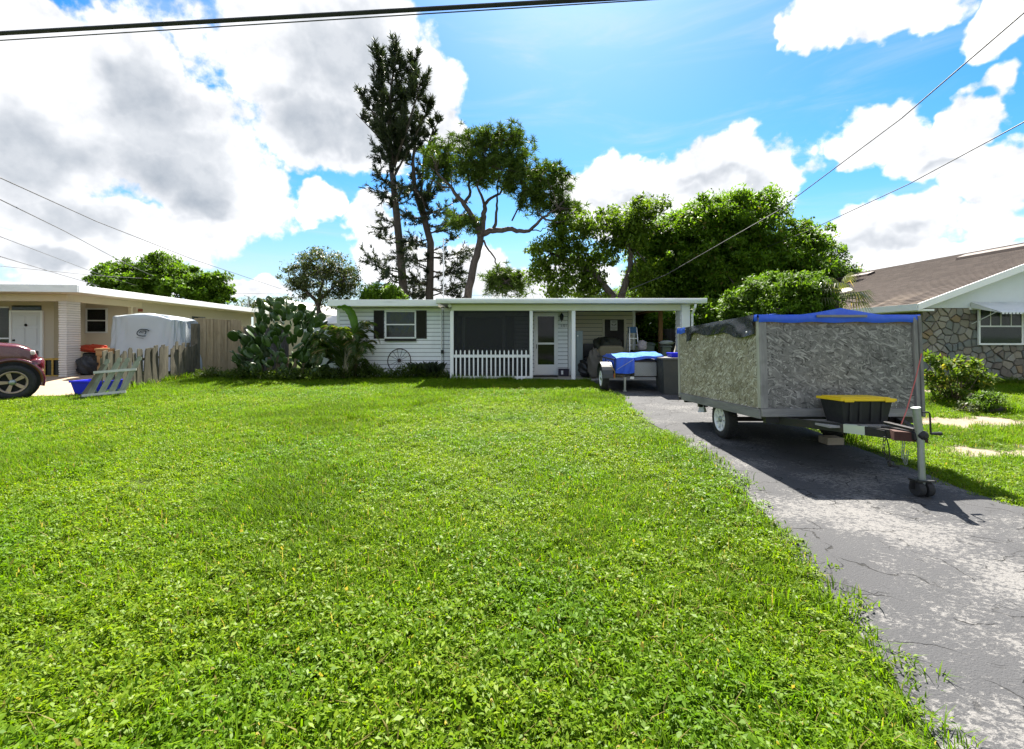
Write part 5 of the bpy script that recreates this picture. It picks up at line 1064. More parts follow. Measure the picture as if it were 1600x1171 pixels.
# gate panel that has come away and leans at its end
lp = thing('fallen_fence_panel', None, 'broken four-picket fence panel leaning at the end of the weathered fence', 'fence', M=T((P(124, 0, 10.75).x, 10.75, g(-10.1, 10.75) - .01)) @ RZ(.55) @ RX(-.22))
LPM = W[lp.name]; green_pl = wood_('grey_green_picket', (.17, .185, .14), (.27, .285, .22), (16, 16, 2), rnd=.15); RK = .34      # racked out of square
pkm = MB().prism([(-.05, -.01, 0), (.05, -.01, 0), (.05, -.01, .86), (.03, -.01, .90), (.05, -.01, .94), (.03, -.01, 1.01), (-.03, -.01, 1.01), (-.05, -.01, .94), (-.03, -.01, .90), (-.05, -.01, .86)], (0, .02, 0)).mesh('picket', green_pl)
for k in range(4): add('picket', pkm, None, lp, LPM @ T((.14 + k * .19, 0, .03 + .012 * k)) @ RY(RK + .03 * (k % 2)) @ Matrix.Diagonal((1.1, 1, 1.0 + .03 * (k % 2), 1)))
pale_rail = wood_('pale_rail', (.36, .36, .32), (.48, .48, .44), (2, 16, 16))
for z in (.12, .66): add('rail', MB().beam((z * RK, -.03, z), (z * RK + .80, -.03, z + .05), .03, .06), pale_rail, lp, LPM)
add('stile', MB().box(-.04, .04, -.015, .025, -.04, .95), plank_m, lp, LPM @ RY(RK + .1))
tubm = thing('blue_tub', (P(133, 0, 11.3).x, 11.5, g(-10.6, 11.3) + .02), 'bright blue plastic tub on the sandy drive behind the fallen panel', 'tub')
add('tub', tub(P(109, 0, 11.25).x, P(166, 0, 11.25).x, 11.25, 11.75, .37, .07), blue_bin, tubm, T((0, 0, g(-10.5, 11.3) + .024)), bevel=.02, seg=2)
add('rim', MB().box(P(108, 0, 11.25).x, P(167, 0, 11.25).x, 11.225, 11.248, g(-10.5, 11.3) + .35, g(-10.5, 11.3) + .40), blue_bin, tubm, bevel=.008)
# tan board fence
bf = thing('board_fence', (P(340, 0, 16.3).x, 16.3, .3), 'tall tan board privacy fence beside the cactus', 'fence')
tan = wood_('tan_fence_board', (.36, .265, .15), (.48, .37, .23), (14, 14, 1.5), rnd=.12, knots=.25)
fx0, fx1 = P(308, 0, 15.6).x, P(378, 0, 17.0).x; nb_ = 13
for k in range(nb_):
    t_ = (k + .5) / nb_; x = fx0 + (fx1 - fx0) * t_; y = 15.5 + 1.4 * t_; top = P(0, 497 + 4 * t_, y).z; z0_ = g(x, y) - .03
    add('board', MB().box(-.073, .073, -.01, .012, 0, top - z0_ + fr_.uniform(-.02, .02)), tan, bf, T((x, y, z0_)) @ RZ(math.atan2(1.4, fx1 - fx0)) @ RY(fr_.uniform(-.006, .006)))
for z in (.6, 1.7): add('rail', MB().beam((fx0, 15.54, z), (fx1, 16.94, z), .04, .08), tan, bf)
for t_ in (0, .5, 1): x = fx0 + (fx1 - fx0) * t_; y = 15.58 + 1.4 * t_; add('fence_post', MB().box(x - .05, x + .05, y, y + .09, .2, 1.95), tan, bf)
df = thing('dark_board_fence', (P(385, 0, 17.4).x, 17.5, .3), 'dark board fence in shade behind the cactus', 'fence')
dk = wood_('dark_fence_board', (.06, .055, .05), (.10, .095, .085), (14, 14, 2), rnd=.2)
for k in range(12):
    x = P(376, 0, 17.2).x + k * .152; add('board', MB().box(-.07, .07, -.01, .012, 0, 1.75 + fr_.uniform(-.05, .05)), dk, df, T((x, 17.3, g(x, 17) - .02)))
for z in (.6, 1.5): add('rail', MB().box(P(376, 0, 17.2).x - .07, P(376, 0, 17.2).x + 1.75, 17.315, 17.36, z, z + .08), dk, df)
vf = thing('pale_panel_fence', (-7, 17.6, .2), 'pale grey green panel fence between the cactus and the white house', 'fence')
vin = M_('pale_green_vinyl', (.52, .58, .53), .6, .05, 2, grime=.2, gcol=(.3, .33, .28))
for k in range(11): x = -7.95 + k * .195; add('panel', MB().box(0, .19, -.012, .012, 0, 1.78), vin, vf, T((x, 17.6, g(x, 17) - .0)), bevel=.004)
add('rail', MB().box(-7.97, -5.8, 17.57, 17.63, 1.94, 1.99), vin, vf); add('rail', MB().box(-7.97, -5.8, 17.615, 17.66, .4, .48), vin, vf)
# porch things of the beige house
cr = thing('wooden_crate', None, 'yellow wooden crate on end beside the ribbed brick column', 'crate', M=T((P(68, 0, 14.1).x, 14.1, .345)) @ RZ(.1))
CMx = W[cr.name]; yw = wood_('yellow_crate_wood', (.38, .24, .05), (.50, .34, .09), (2, 12, 12)); cw, ch_ = .50, .56
for x in (0, .225, cw - .05): add('slat', MB().box(x, x + .05, -.01, .01, 0, ch_), yw, cr, CMx, bevel=.003)
for z in (0, ch_ - .05): add('slat', MB().box(.05, cw - .05, -.012, -.002, z, z + .05), yw, cr, CMx, bevel=.003)
add('side', MB().box(0, .02, .012, .38, 0, ch_).box(cw - .02, cw, .012, .38, 0, ch_).box(.02, cw - .02, .012, .38, ch_ - .02, ch_).box(.02, cw - .02, .012, .38, 0, .02), yw, cr, CMx)
add('dark_filling', MB().box(.03, cw - .03, .03, .36, .03, ch_ - .03), blackbag, cr, CMx)
wbn = thing('work_bench', (P(158, 0, 14.6).x, 14.8, .34), 'rough orange brown wooden work bench under the porch roof', 'bench')
ob = wood_('orange_bench_wood', (.40, .22, .09), (.52, .32, .15), (2, 10, 10)); e0, e1 = P(147, 0, 14.6).x, P(176, 0, 14.6).x
add('top', MB().box(e0, e1, 14.6, 15.2, 1.13, 1.20), ob, wbn, bevel=.006); add('apron', MB().box(e0 + .03, e1 - .03, 14.62, 14.66, .97, 1.128), ob, wbn)
for x in (e0 + .03, e1 - .13):
    for y in (14.665, 15.08): add('leg', MB().box(x, x + .1, y, y + .1, .345, 1.128), ob, wbn)
add('junk_box', MB().box(P(127, 0, 14.9).x, P(146, 0, 14.9).x, 14.9, 15.5, .345, 1.05), blackbag, label='dark cluttered box between the brick column and the work bench', cat='box', bevel=.04)
bundle('dark_sack', (P(137, 0, 14.6).x, 14.6, .345), (.26, .24, .28), M_('charcoal_sack', (.04, .042, .045), .7, .4, 9, bump=.5, bscale=12), 'charcoal sack on the porch floor beside the brick column', 'sack', 22)
bundle('orange_jacket', (P(146, 0, 15.0).x, 15.0, 1.055), (.46, .2, .13), M_('orange_red_cloth', (.40, .05, .02), .9, .15, 6, bump=.3, bscale=14), 'orange red jacket thrown over the clutter by the bench', 'jacket', 31)
add('small_red_sign', MB().box(P(211, 0, 17.3).x, P(224, 0, 17.3).x, 17.25, 17.28, P(0, 487.5, 17.3).z, P(0, 483, 17.3).z), M_('dull_red', (.26, .07, .04), .6), nb) 
# ------------------------------------------------------------------ far buildings and fences
fh = thing('far_beige_house', (-15, 31, .3), 'pale yellow gabled house seen over the cactus', 'house')
yel_w = M_('pale_yellow_wall', (.46, .44, .30), .8, .06); roof_p = M_('pale_shingle', (.42, .42, .40), .9, .1)
hx0, hx1 = P(384, 0, 30).x, P(503, 0, 30).x; ez, rz2 = P(0, 492, 30).z, P(0, 468.5, 30).z; hc = P(437, 0, 30).x
add('wall', MB().prism([(hx0 + .5, 30, .2), (hx1 - .5, 30, .2), (hx1 - .5, 30, ez), (hc, 30, rz2 - .15), (hx0 + .5, 30, ez)], (0, 8, 0)), yel_w, fh)
add('roof', MB().prism([(hx0, 29.6, ez - .12), (hc, 29.6, rz2 - .1), (hx1, 29.6, ez - .12), (hx1, 29.6, ez + .04), (hc, 29.6, rz2 + .06), (hx0, 29.6, ez + .04)], (0, 8.8, 0)), roof_p, fh)
add('rake_board', MB().prism([(hx0, 29.55, ez - .14), (hc, 29.55, rz2 - .12), (hx1, 29.55, ez - .14), (hx1, 29.55, ez + .02), (hc, 29.55, rz2 + .04), (hx0, 29.55, ez + .02)], (0, .04, 0)), M_('pale_green_trim', (.42, .46, .38), .7), fh)
add('window', MB().box(P(478, 0, 30).x, P(490, 0, 30).x, 29.95, 29.99, 1.75, 2.25), dark_glass, fh)
sd_ = thing('garden_shed', (-8.7, 22, .2), 'small white shed with pale hipped roof behind the pale panel fence', 'shed')
q0, q1 = P(496, 0, 21).x, P(536, 0, 21).x; ze, zr = P(0, 505, 21).z, P(0, 491.5, 21).z
add('wall', MB().box(q0 + .0, q1, 21, 23, .2, ze), white_paint, sd_)
add('roof', MB().add([(q0 - .15, 20.8, ze), (q1 + .15, 20.8, ze), (q1 + .15, 23.2, ze), (q0 - .15, 23.2, ze), (q0 + .32, 22, zr), (q1 - .1, 22, zr), (q0 - .15, 20.8, ze - .05), (q1 + .15, 20.8, ze - .05), (q1 + .15, 23.2, ze - .05), (q0 - .15, 23.2, ze - .05)], [(0, 1, 5, 4), (1, 2, 5), (2, 3, 4, 5), (3, 0, 4), (6, 7, 1, 0), (7, 8, 2, 1), (8, 9, 3, 2), (9, 6, 0, 3), (9, 8, 7, 6)]), M_('pale_shed_roof', (.62, .60, .55), .8, .08), sd_)
add('shed_window', MB().box(q0 + .12, q0 + .75, 20.97, 20.995, ze - .27, ze - .07), dark_glass, sd_)
bfz = thing('boundary_fence', (6.7, 20, .2), 'dark weathered board fence along the far side of the carport', 'fence')
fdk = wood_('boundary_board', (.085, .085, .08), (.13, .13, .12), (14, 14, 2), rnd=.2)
bm_ = MB().box(-.01, .012, -.07, .07, 0, 1.75).mesh('board', fdk)
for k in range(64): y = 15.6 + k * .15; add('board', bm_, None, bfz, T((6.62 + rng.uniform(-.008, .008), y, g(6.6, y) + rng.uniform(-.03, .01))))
for z in (.7, 1.6): add('rail', MB().box(6.635, 6.67, 15.5, 25.2, z, z + .08), fdk, bfz)
# ------------------------------------------------------------------ overhead lines
cable = M_('black_cable', (.012, .012, .013), .6); thin_c = M_('grey_wire', (.045, .045, .05), .5)
def wire(pts, r, label, sag=0, group=None):
    pts = [Vector(p) for p in pts]; out = []
    for i in range(len(pts) - 1):
        n = 14
        for k in range(n + (1 if i == len(pts) - 2 else 0)): t_ = k / n; q = pts[i].lerp(pts[i + 1], t_); q.z -= sag * 4 * t_ * (1 - t_); out.append(q)
    add('power_line', MB().tube(out, r, 6), cable if r > .018 else thin_c, label=label, cat='wire', group=group)
def ext(a_, b_, t0, t1):
    a_, b_ = Vector(a_), Vector(b_); return [a_ + (b_ - a_) * t0, a_, b_, a_ + (b_ - a_) * t1]
wire(ext(P(0, 52.5, 5.2), P(900, 1, 4.8), -.8, 1.9), .022, 'thick black twisted cable crossing high over the lawn')
wire(ext(P(0, 63.5, 5.2), P(1015, 0, 4.75), -.8, 1.9), .006, 'thin wire running just below the thick black cable')
wire([P(1720, -90, 6.5), P(1600, 20, 9.1), P(1410, 184, 13), P(1215, 330, 18), P(1040, 430, 21), P(960, 462, 21.5)], .016, 'service line dropping steeply to the white house roof')
wire([P(1760, 108, 8), P(1600, 191, 10), P(1420, 288, 14), P(1265, 360, 20), P(1130, 413, 28)], .014, 'second service line vanishing behind the big leafy tree')
for pts, lb in (([(-200, 178, 8), (0, 278, 10), (150, 346, 14), (300, 405, 20), (440, 452, 30)], 'wire slanting down to the far yellow house'),
                ([(-200, 215, 8), (0, 312, 10), (100, 361, 14), (190, 409, 22), (240, 432, 30)], 'wire slanting down behind the tree beyond the beige house'),
                ([(-200, 300, 10), (0, 370, 12), (150, 427, 24), (215, 447, 30)], 'lower wire sloping to the tree beyond the beige house'),
                ([(-200, 352, 10), (0, 401, 12), (100, 431, 20), (155, 447, 28)], 'lowest sloping wire above the beige house roof'),
                ([(-200, 405, 14), (0, 416, 18), (150, 431, 26), (270, 438, 34)], 'nearly level wire above the beige house roof')):
    wire([P(u, v, Y) for u, v, Y in pts], .010 if 'lower' in lb else .012, lb)
wire([P(370, 459, 40), P(480, 460, 40), P(800, 462, 42)], .012, 'far level wire behind the cactus and pines')

# ------------------------------------------------------------------ vegetation
bark = wood_('tree_bark', (.055, .045, .038), (.10, .085, .07), (9, 9, 3), coords='POS', bump=.8, rnd=0)
pine_bark = wood_('pine_bark', (.045, .036, .03), (.085, .07, .06), (7, 7, 3), coords='POS', bump=.8, rnd=0)
lf_bright = leaf_('bright_leaf', (.06, .135, .008), (.13, .23, .016), .48, wscale=.35, rough=.55, spec=.25)
lf_big = leaf_('broad_tree_leaf', (.06, .145, .008), (.145, .25, .016), .54, wscale=.3, rough=.55, spec=.25, cdry=(.16, .15, .03), dry=.03)
lf_dark = leaf_('oak_leaf', (.04, .062, .014), (.085, .11, .03), .42, wscale=.5, rough=.5)
lf_sparse = leaf_('yellow_green_leaf', (.06, .125, .008), (.14, .215, .016), .52, wscale=.5, rough=.55, spec=.25)
lf_pine = leaf_('pine_needle', (.034, .078, .008), (.095, .15, .018), .42, wscale=.7, rough=.55, spec=.25)
lf_norf = leaf_('dark_needle', (.018, .032, .014), (.042, .060, .024), .25, wscale=.6, rough=.55)
lf_palm = leaf_('palm_leaflet', (.04, .085, .010), (.095, .15, .022), .42, wscale=1.2, rough=.35, cdry=(.22, .17, .08), dry=.08)
lf_weed = leaf_('weed_leaf', (.045, .09, .010), (.12, .18, .022), .45, wscale=1.5)
def leaves(C, n_per, spread, size, r, aspect=.5, droop=.3):
    """rhombic leaves gathered in clumps round the centres C"""
    C = np.asarray(C, float); k = len(C); idx = np.repeat(np.arange(k), n_per); n = len(idx)
    d = r.normal(0, 1, (n, 3)); d /= np.linalg.norm(d, axis=1, keepdims=True); rad = r.uniform(.25, 1, (n, 1)) ** .6; sp_ = np.asarray(spread, float); sp_ = sp_[idx][:, None] if sp_.ndim else sp_
    c = C[idx] + d * rad * sp_ * np.array([1, 1, .75])
    a = d * .6 + r.normal(0, .6, (n, 3)); a[:, 2] -= droop; a /= np.linalg.norm(a, axis=1, keepdims=True)
    q = r.normal(0, 1, (n, 3)); q[:, 2] *= .4; b = np.cross(a, q); b = np.cross(a, np.cross(b, a) * .0 + r.normal(0, .5, (n, 3)) + np.array([0, 0, 1.2])); b /= np.linalg.norm(b, axis=1, keepdims=True) + 1e-9
    s = size * r.uniform(.6, 1.3, (n, 1)); nn = np.cross(a, b)
    V = np.stack([c - a * s * .5, c + b * s * aspect * .5 + nn * s * .08, c + a * s * .5, c - b * s * aspect * .5 + nn * s * .08], 1).reshape(-1, 3)
    return V, np.arange(n * 4).reshape(-1, 4)
def billows(lobes, r, n=7):
    """each lobe broken into smaller flattened billows standing out from its surface"""
    out = []
    for (u, v, ru, rv) in lobes:
        for _ in range(n):
            d = r.normal(0, 1, 2); d /= np.linalg.norm(d); q = r.uniform(.25, .92); k = r.uniform(.28, .46); out.append((u + d[0] * q * ru, v + d[1] * q * rv, ru * k, rv * k * .85))
    return out
def lobe_points(lobes, Y, dens, r, dsc=1.0, shell_=.35):
    """clump centres inside lobes given as photo ellipses at depth Y, as deep as they are wide"""
    out = []
    for (u, v, ru, rv) in lobes:
        n = max(3, int(dens * ru * rv / 100))
        for _ in range(n):
            d = r.normal(0, 1, 3); d /= np.linalg.norm(d); q = r.uniform(shell_, 1) ** .5 * (r.uniform(1, 1.32) if r.random() < .22 else 1); yy = Y + d[1] * q * ru / F * Y * dsc; p = P(u + d[0] * q * ru, v + d[2] * q * rv, Y); out.append((p.x * yy / Y * .25 + p.x * .75, yy, p.z))
    return np.array(out)
def limb(pts, r0, r1, wob=.0, r=None):
    pts = [Vector(p) for p in pts]; n = len(pts); return pts, [r0 + (r1 - r0) * i / (n - 1) for i in range(n)]
def tree(name, base_u, Y, label, lobes, leaf_m, n_clump, n_leaf, size, trunk_r, forks, spread=.55, bark_m=bark, dsc=1.0, aspect=.5, seed=1, group=None, z_base=None, twigs=40, billow=0):
    r = np.random.default_rng(seed); bx_ = P(base_u, 0, Y).x; bz = g(bx_, Y) if z_base is None else z_base; t = thing(name, (bx_, Y, bz), label, 'tree', group)
    C = lobe_points(lobes, Y, n_clump, r, dsc)
    if billow: C = np.concatenate([lobe_points(lobes, Y, n_clump * .35, r, dsc), lobe_points(billows(lobes, r, billow), Y, n_clump * .75, r, dsc * 2)])
    m = MB()
    for (pts, ra, rb_) in forks:
        q = [P(u, v, Y + dy) for (u, v, dy) in pts]
        if q[0].z < 3.0 and len(pts) > 1 and pts[0][1] >= 455: q = [Vector((bx_, Y, bz - .1))] + q
        pp, rr = limb(q, ra, rb_); m.tube(pp, rr, 8)
    ends = [P(*p[0][-1][:2], Y + p[0][-1][2]) for p in forks]
    for i in r.choice(len(C), min(twigs, len(C)), replace=False):
        c = Vector(C[i]); e = min(ends, key=lambda q: (q - c).length); mid = e.lerp(c, .5) + Vector(r.normal(0, .15, 3)); m.tube([e, mid, c], [.045, .03, .012], 5)
    add('trunk', m, bark_m, t, smooth=True)
    V, Fq = leaves(C, n_leaf, (.42 + .95 * r.uniform(0, 1, len(C)) ** 1.6) * spread, size, r, aspect); add('crown', np_mesh('crown', V, Fq, leaf_m), None, t)
    return t
# big leafy tree behind the carport, and the thinner one left of it
tree('leafy_tree', 1130, 26, 'huge dense green tree towering behind the carport', [(1130, 358, 90, 46), (1060, 385, 65, 46), (1190, 382, 85, 50), (1255, 415, 65, 40), (1110, 420, 110, 52), (1200, 436, 95, 42), (1295, 446, 36, 24), (1015, 405, 34, 42), (1140, 325, 36, 18), (1040, 440, 60, 35), (1120, 470, 120, 40), (1075, 350, 35, 22)], lf_big, 9.0, 80, .21, .4,
     [([(1135, 470, 0), (1125, 430, 0), (1100, 390, .5)], .35, .14), ([(1130, 440, 0), (1180, 400, -.5), (1230, 390, -.5)], .22, .09), ([(1125, 430, 0), (1060, 400, 1), (1030, 380, 1)], .2, .08), ([(1120, 410, 0), (1140, 360, 0), (1140, 330, 0)], .18, .06)], spread=.62, aspect=.42, seed=3, twigs=120, billow=8)
tree('thin_leafy_tree', 968, 24, 'thin spreading tree with open branches above the carport roof', [(860, 395, 32, 22), (895, 360, 35, 22), (845, 425, 18, 14), (880, 440, 25, 20), (960, 345, 40, 18), (1010, 325, 35, 16), (985, 375, 30, 20), (925, 430, 20, 25), (900, 402, 25, 18), (945, 395, 20, 22), (870, 458, 15, 10), (925, 460, 25, 10), (1010, 440, 30, 35), (985, 355, 30, 15)], lf_sparse, 8, 46, .20, .25,
     [([(960, 466, 0), (930, 430, 0), (905, 408, 0), (880, 405, 0), (862, 395, .3)], .2, .05), ([(935, 435, 0), (920, 410, .3), (900, 375, .5)], .1, .04), ([(970, 466, 0), (985, 420, 0), (985, 385, 0), (965, 355, 0)], .2, .05), ([(985, 400, 0), (1005, 360, .2), (1010, 330, 0)], .12, .04), ([(978, 380, 0), (960, 372, 0), (948, 350, .4)], .08, .03)], spread=.5, seed=5)
tree('round_green_tree', 260, 33, 'bright green tree rising behind the beige house roof', [(205, 435, 45, 24), (255, 425, 40, 24), (290, 440, 40, 24), (180, 432, 22, 14), (320, 455, 30, 22), (245, 452, 80, 20), (345, 462, 22, 16), (335, 440, 18, 12)], lf_bright, 16, 70, .26, .3, [([(258, 470, 0), (255, 450, 0), (250, 435, 0)], .3, .1), ([(256, 455, 0), (300, 445, 0), (330, 445, 0)], .15, .05)], spread=.5, seed=7, billow=7)
tree('dark_oak', 495, 28, 'dark small-leaved oak standing behind the garden shed', [(505, 412, 40, 20), (475, 430, 30, 22), (535, 435, 30, 24), (505, 440, 45, 26), (465, 455, 18, 14), (548, 455, 18, 12), (520, 470, 28, 14), (490, 400, 18, 10)], lf_dark, 8, 44, .15, .2, [([(499, 490, 0), (494, 470, 0), (478, 455, 0), (462, 448, 0)], .2, .05), ([(499, 478, 0), (500, 455, 0), (510, 425, 0)], .14, .04), ([(500, 468, 0), (520, 450, 0), (538, 435, 0)], .1, .04)], spread=.5, seed=9)
tree('small_bright_tree', 597, 22, 'small bright green tree peeping over the white house roof', [(595, 458, 26, 12), (612, 462, 16, 10), (580, 465, 14, 8)], lf_bright, 22, 50, .17, .12, [([(597, 478, 0), (597, 468, 0), (596, 460, 0)], .1, .05)], spread=.35, seed=11)
tree('glossy_shrub_tree', 1215, 13.2, 'rounded bright glossy shrub between the box trailer and the stone house', [(1215, 455, 60, 24), (1170, 475, 38, 22), (1255, 450, 40, 20), (1200, 490, 65, 25), (1150, 492, 22, 14), (1265, 480, 40, 25), (1290, 465, 20, 18), (1200, 530, 60, 40)], leaf_('glossy_shrub_leaf', (.07, .155, .010), (.13, .22, .022), .42, wscale=1.0, rough=.6, spec=.15), 13, 40, .125, .1,
     [([(1215, 560, 0), (1212, 510, 0), (1205, 480, 0)], .09, .04), ([(1213, 530, 0), (1245, 490, .2), (1258, 465, .2)], .06, .02), ([(1213, 535, 0), (1180, 500, -.2), (1165, 485, -.2)], .06, .02)], spread=.26, aspect=.4, seed=13, twigs=20)
for k, (u, Y, lob) in enumerate(((1010, 36, [(1000, 470, 60, 20), (1050, 480, 60, 25)]), (1340, 40, [(1320, 440, 40, 18), (1290, 460, 50, 20)]), (430, 44, [(410, 478, 30, 8), (440, 474, 20, 8)]))):
    tree('background_tree', u, Y, ['dark tree mass showing beneath the thin leafy tree', 'tree crown showing past the brown shingle roof', 'low distant tree over the far yellow house'][k], lob, lf_big if k < 2 else lf_dark, 9, 45, .3, .2, [([(u, 490, 0), (u, 480, 0), (u, 470, 0)], .2, .1)], spread=.8, seed=30 + k)
# dense hedge growth seen through the carport
tree('carport_side_shrub', 1030, 21, 'dark green shrubbery seen through the open carport', [(1020, 505, 35, 22), (1060, 505, 35, 25), (1000, 515, 15, 20), (1100, 500, 40, 30), (1050, 535, 50, 20)], lf_big, 16, 60, .16, .1, [([(1030, 560, 0), (1030, 530, 0), (1028, 510, 0)], .08, .04)], spread=.4, seed=15, twigs=10)
# umbrella pine
def tufts(C, r, n_blade, ln, w_, up=.5):
    C = np.asarray(C, float); n = len(C) * n_blade; c = np.repeat(C, n_blade, 0); d = r.normal(0, 1, (n, 3)); d[:, 2] += up; d /= np.linalg.norm(d, axis=1, keepdims=True); l_ = ln * r.uniform(.6, 1.15, (n, 1))
    b = np.cross(d, r.normal(0, 1, (n, 3))); b /= np.linalg.norm(b, axis=1, keepdims=True); t_ = c + d * l_; t_[:, 2] -= .12 * l_[:, 0]; m_ = c + d * l_ * .55
    V = np.stack([c - b * w_ * .5, c + b * w_ * .5, m_ + b * w_ * .5, t_, m_ - b * w_ * .5], 1).reshape(-1, 3); return V, np.arange(n * 5).reshape(-1, 5)
def umbrella_pine():
    Y = 25; r = np.random.default_rng(21); bx_ = P(728, 0, Y).x; t = thing('umbrella_pine', (bx_, Y, .15), 'leaning pine with a flat umbrella crown and crooked limbs', 'tree')
    m = MB(); limbs = [([(728, 475, 0), (731, 465, 0), (741, 410, 0), (751, 370, 0)], .30, .24), ([(751, 370, 0), (744, 347, 0), (725, 320, -.3), (706, 294, -.5), (682, 268, -.6)], .24, .06), ([(751, 370, 0), (756, 339, .2), (757, 322, .3), (767, 310, .5), (795, 293, 1.0)], .22, .06),
             ([(752, 366, 0), (770, 361, 0), (800, 358, -.4), (827, 361, -.7), (848, 340, -1), (872, 325, -1.2)], .22, .05), ([(770, 361, 0), (775, 340, .3), (777, 315, .6), (778, 285, .8)], .12, .05), ([(725, 320, -.3), (735, 300, .3), (730, 270, .6), (735, 245, .8)], .12, .04),
             ([(848, 340, -1), (868, 348, -1.3), (890, 345, -1.6)], .07, .03), ([(820, 360, -.6), (845, 362, -.9), (860, 352, -1)], .05, .02), ([(756, 376, 0), (764, 392, -.3), (774, 405, -.4), (777, 425, -.5), (790, 440, -.6)], .07, .03), ([(744, 347, 0), (722, 336, .3), (708, 345, .5)], .07, .03), ([(706, 294, -.5), (690, 292, -.9), (672, 280, -1)], .07, .03), ([(795, 293, 1), (830, 280, 1.2), (850, 270, 1.0)], .07, .03), ([(757, 322, .3), (745, 290, 0), (760, 260, -.4)], .1, .04), ([(800, 345, 0), (815, 315, .5), (840, 300, .9)], .06, .03)]
    for pts, a, b_ in limbs:
        pp = [P(u, v, Y + dy) for u, v, dy in pts]
        if pts[0][1] == 475: pp = [Vector((bx_ - .5, Y, .0))] + pp
        fine = []
        for i in range(len(pp) - 1):
            for k in range(4): fine.append(pp[i].lerp(pp[i + 1], k / 4) + (Vector(r.normal(0, .045, 3)) if k else Vector()))
        fine.append(pp[-1]); q, rr = limb(fine, a * .82, b_ * .75); m.tube(q, rr, 8)
    lobes = [(690, 243, 35, 18), (740, 224, 42, 20), (785, 228, 42, 26), (825, 262, 42, 24), (862, 292, 32, 24), (722, 265, 45, 20), (780, 275, 45, 28), (745, 250, 50, 22), (845, 320, 36, 20), (885, 320, 18, 20), (820, 295, 35, 20), (675, 265, 18, 14), (880, 345, 20, 12), (893, 328, 14, 14), (868, 270, 22, 14), (800, 215, 30, 14)]
    C = lobe_points([(u, v, ru, rv * .8) for u, v, ru, rv in lobes], Y, 4.6, r, .9, .2); C2 = lobe_points([(715, 345, 16, 8), (788, 437, 26, 15), (775, 445, 14, 9), (808, 450, 12, 9), (735, 352, 10, 8)], Y, 11, r, .8, .2); C = np.concatenate([C, C2])
    ends = [P(u, v, Y + dy) for pts, a, b_ in limbs[1:] for u, v, dy in pts[1:]]
    for c in C[::2]:
        c = Vector(c); e = min(ends, key=lambda q: (q - c).length); m.tube([e, e.lerp(c, .5) + Vector(r.normal(0, .12, 3)), c], [.035, .022, .01], 5)
    add('trunk', m, pine_bark, t, smooth=True); 
    sub = np.repeat(C, 4, 0) + r.normal(0, .22, (len(C) * 4, 3)); V, Fq = tufts(sub, r, 22, .36, .03, .5); add('crown', np_mesh('crown', V, Fq, lf_pine), None, t)
umbrella_pine()
# two tall plume-like pines
def foxtail(r, pts, n, ln, w_, acc):
    pts = [np.array(p) for p in pts]; seg = len(pts) - 1
    t = r.uniform(.12, 1, n); i = np.minimum((t * seg).astype(int), seg - 1); f = (t * seg - i)[:, None]; A = np.array(pts)[i]; B = np.array(pts)[i + 1]; c = A + (B - A) * f; d = (B - A) / (np.linalg.norm(B - A, axis=1, keepdims=True) + 1e-9)
    q = r.normal(0, 1, (n, 3)); q -= d * (q * d).sum(1, keepdims=True); q /= np.linalg.norm(q, axis=1, keepdims=True); e = d * .75 + q * .75; e /= np.linalg.norm(e, axis=1, keepdims=True); b = np.cross(e, q + r.normal(0, .4, (n, 3))); b /= np.linalg.norm(b, axis=1, keepdims=True) + 1e-9
    l_ = ln * r.uniform(.6, 1.15, (n, 1)); acc.append(np.stack([c - b * w_ * .5, c + b * w_ * .5, c + e * l_ + b * w_ * .25, c + e * l_ - b * w_ * .25], 1).reshape(-1, 3))
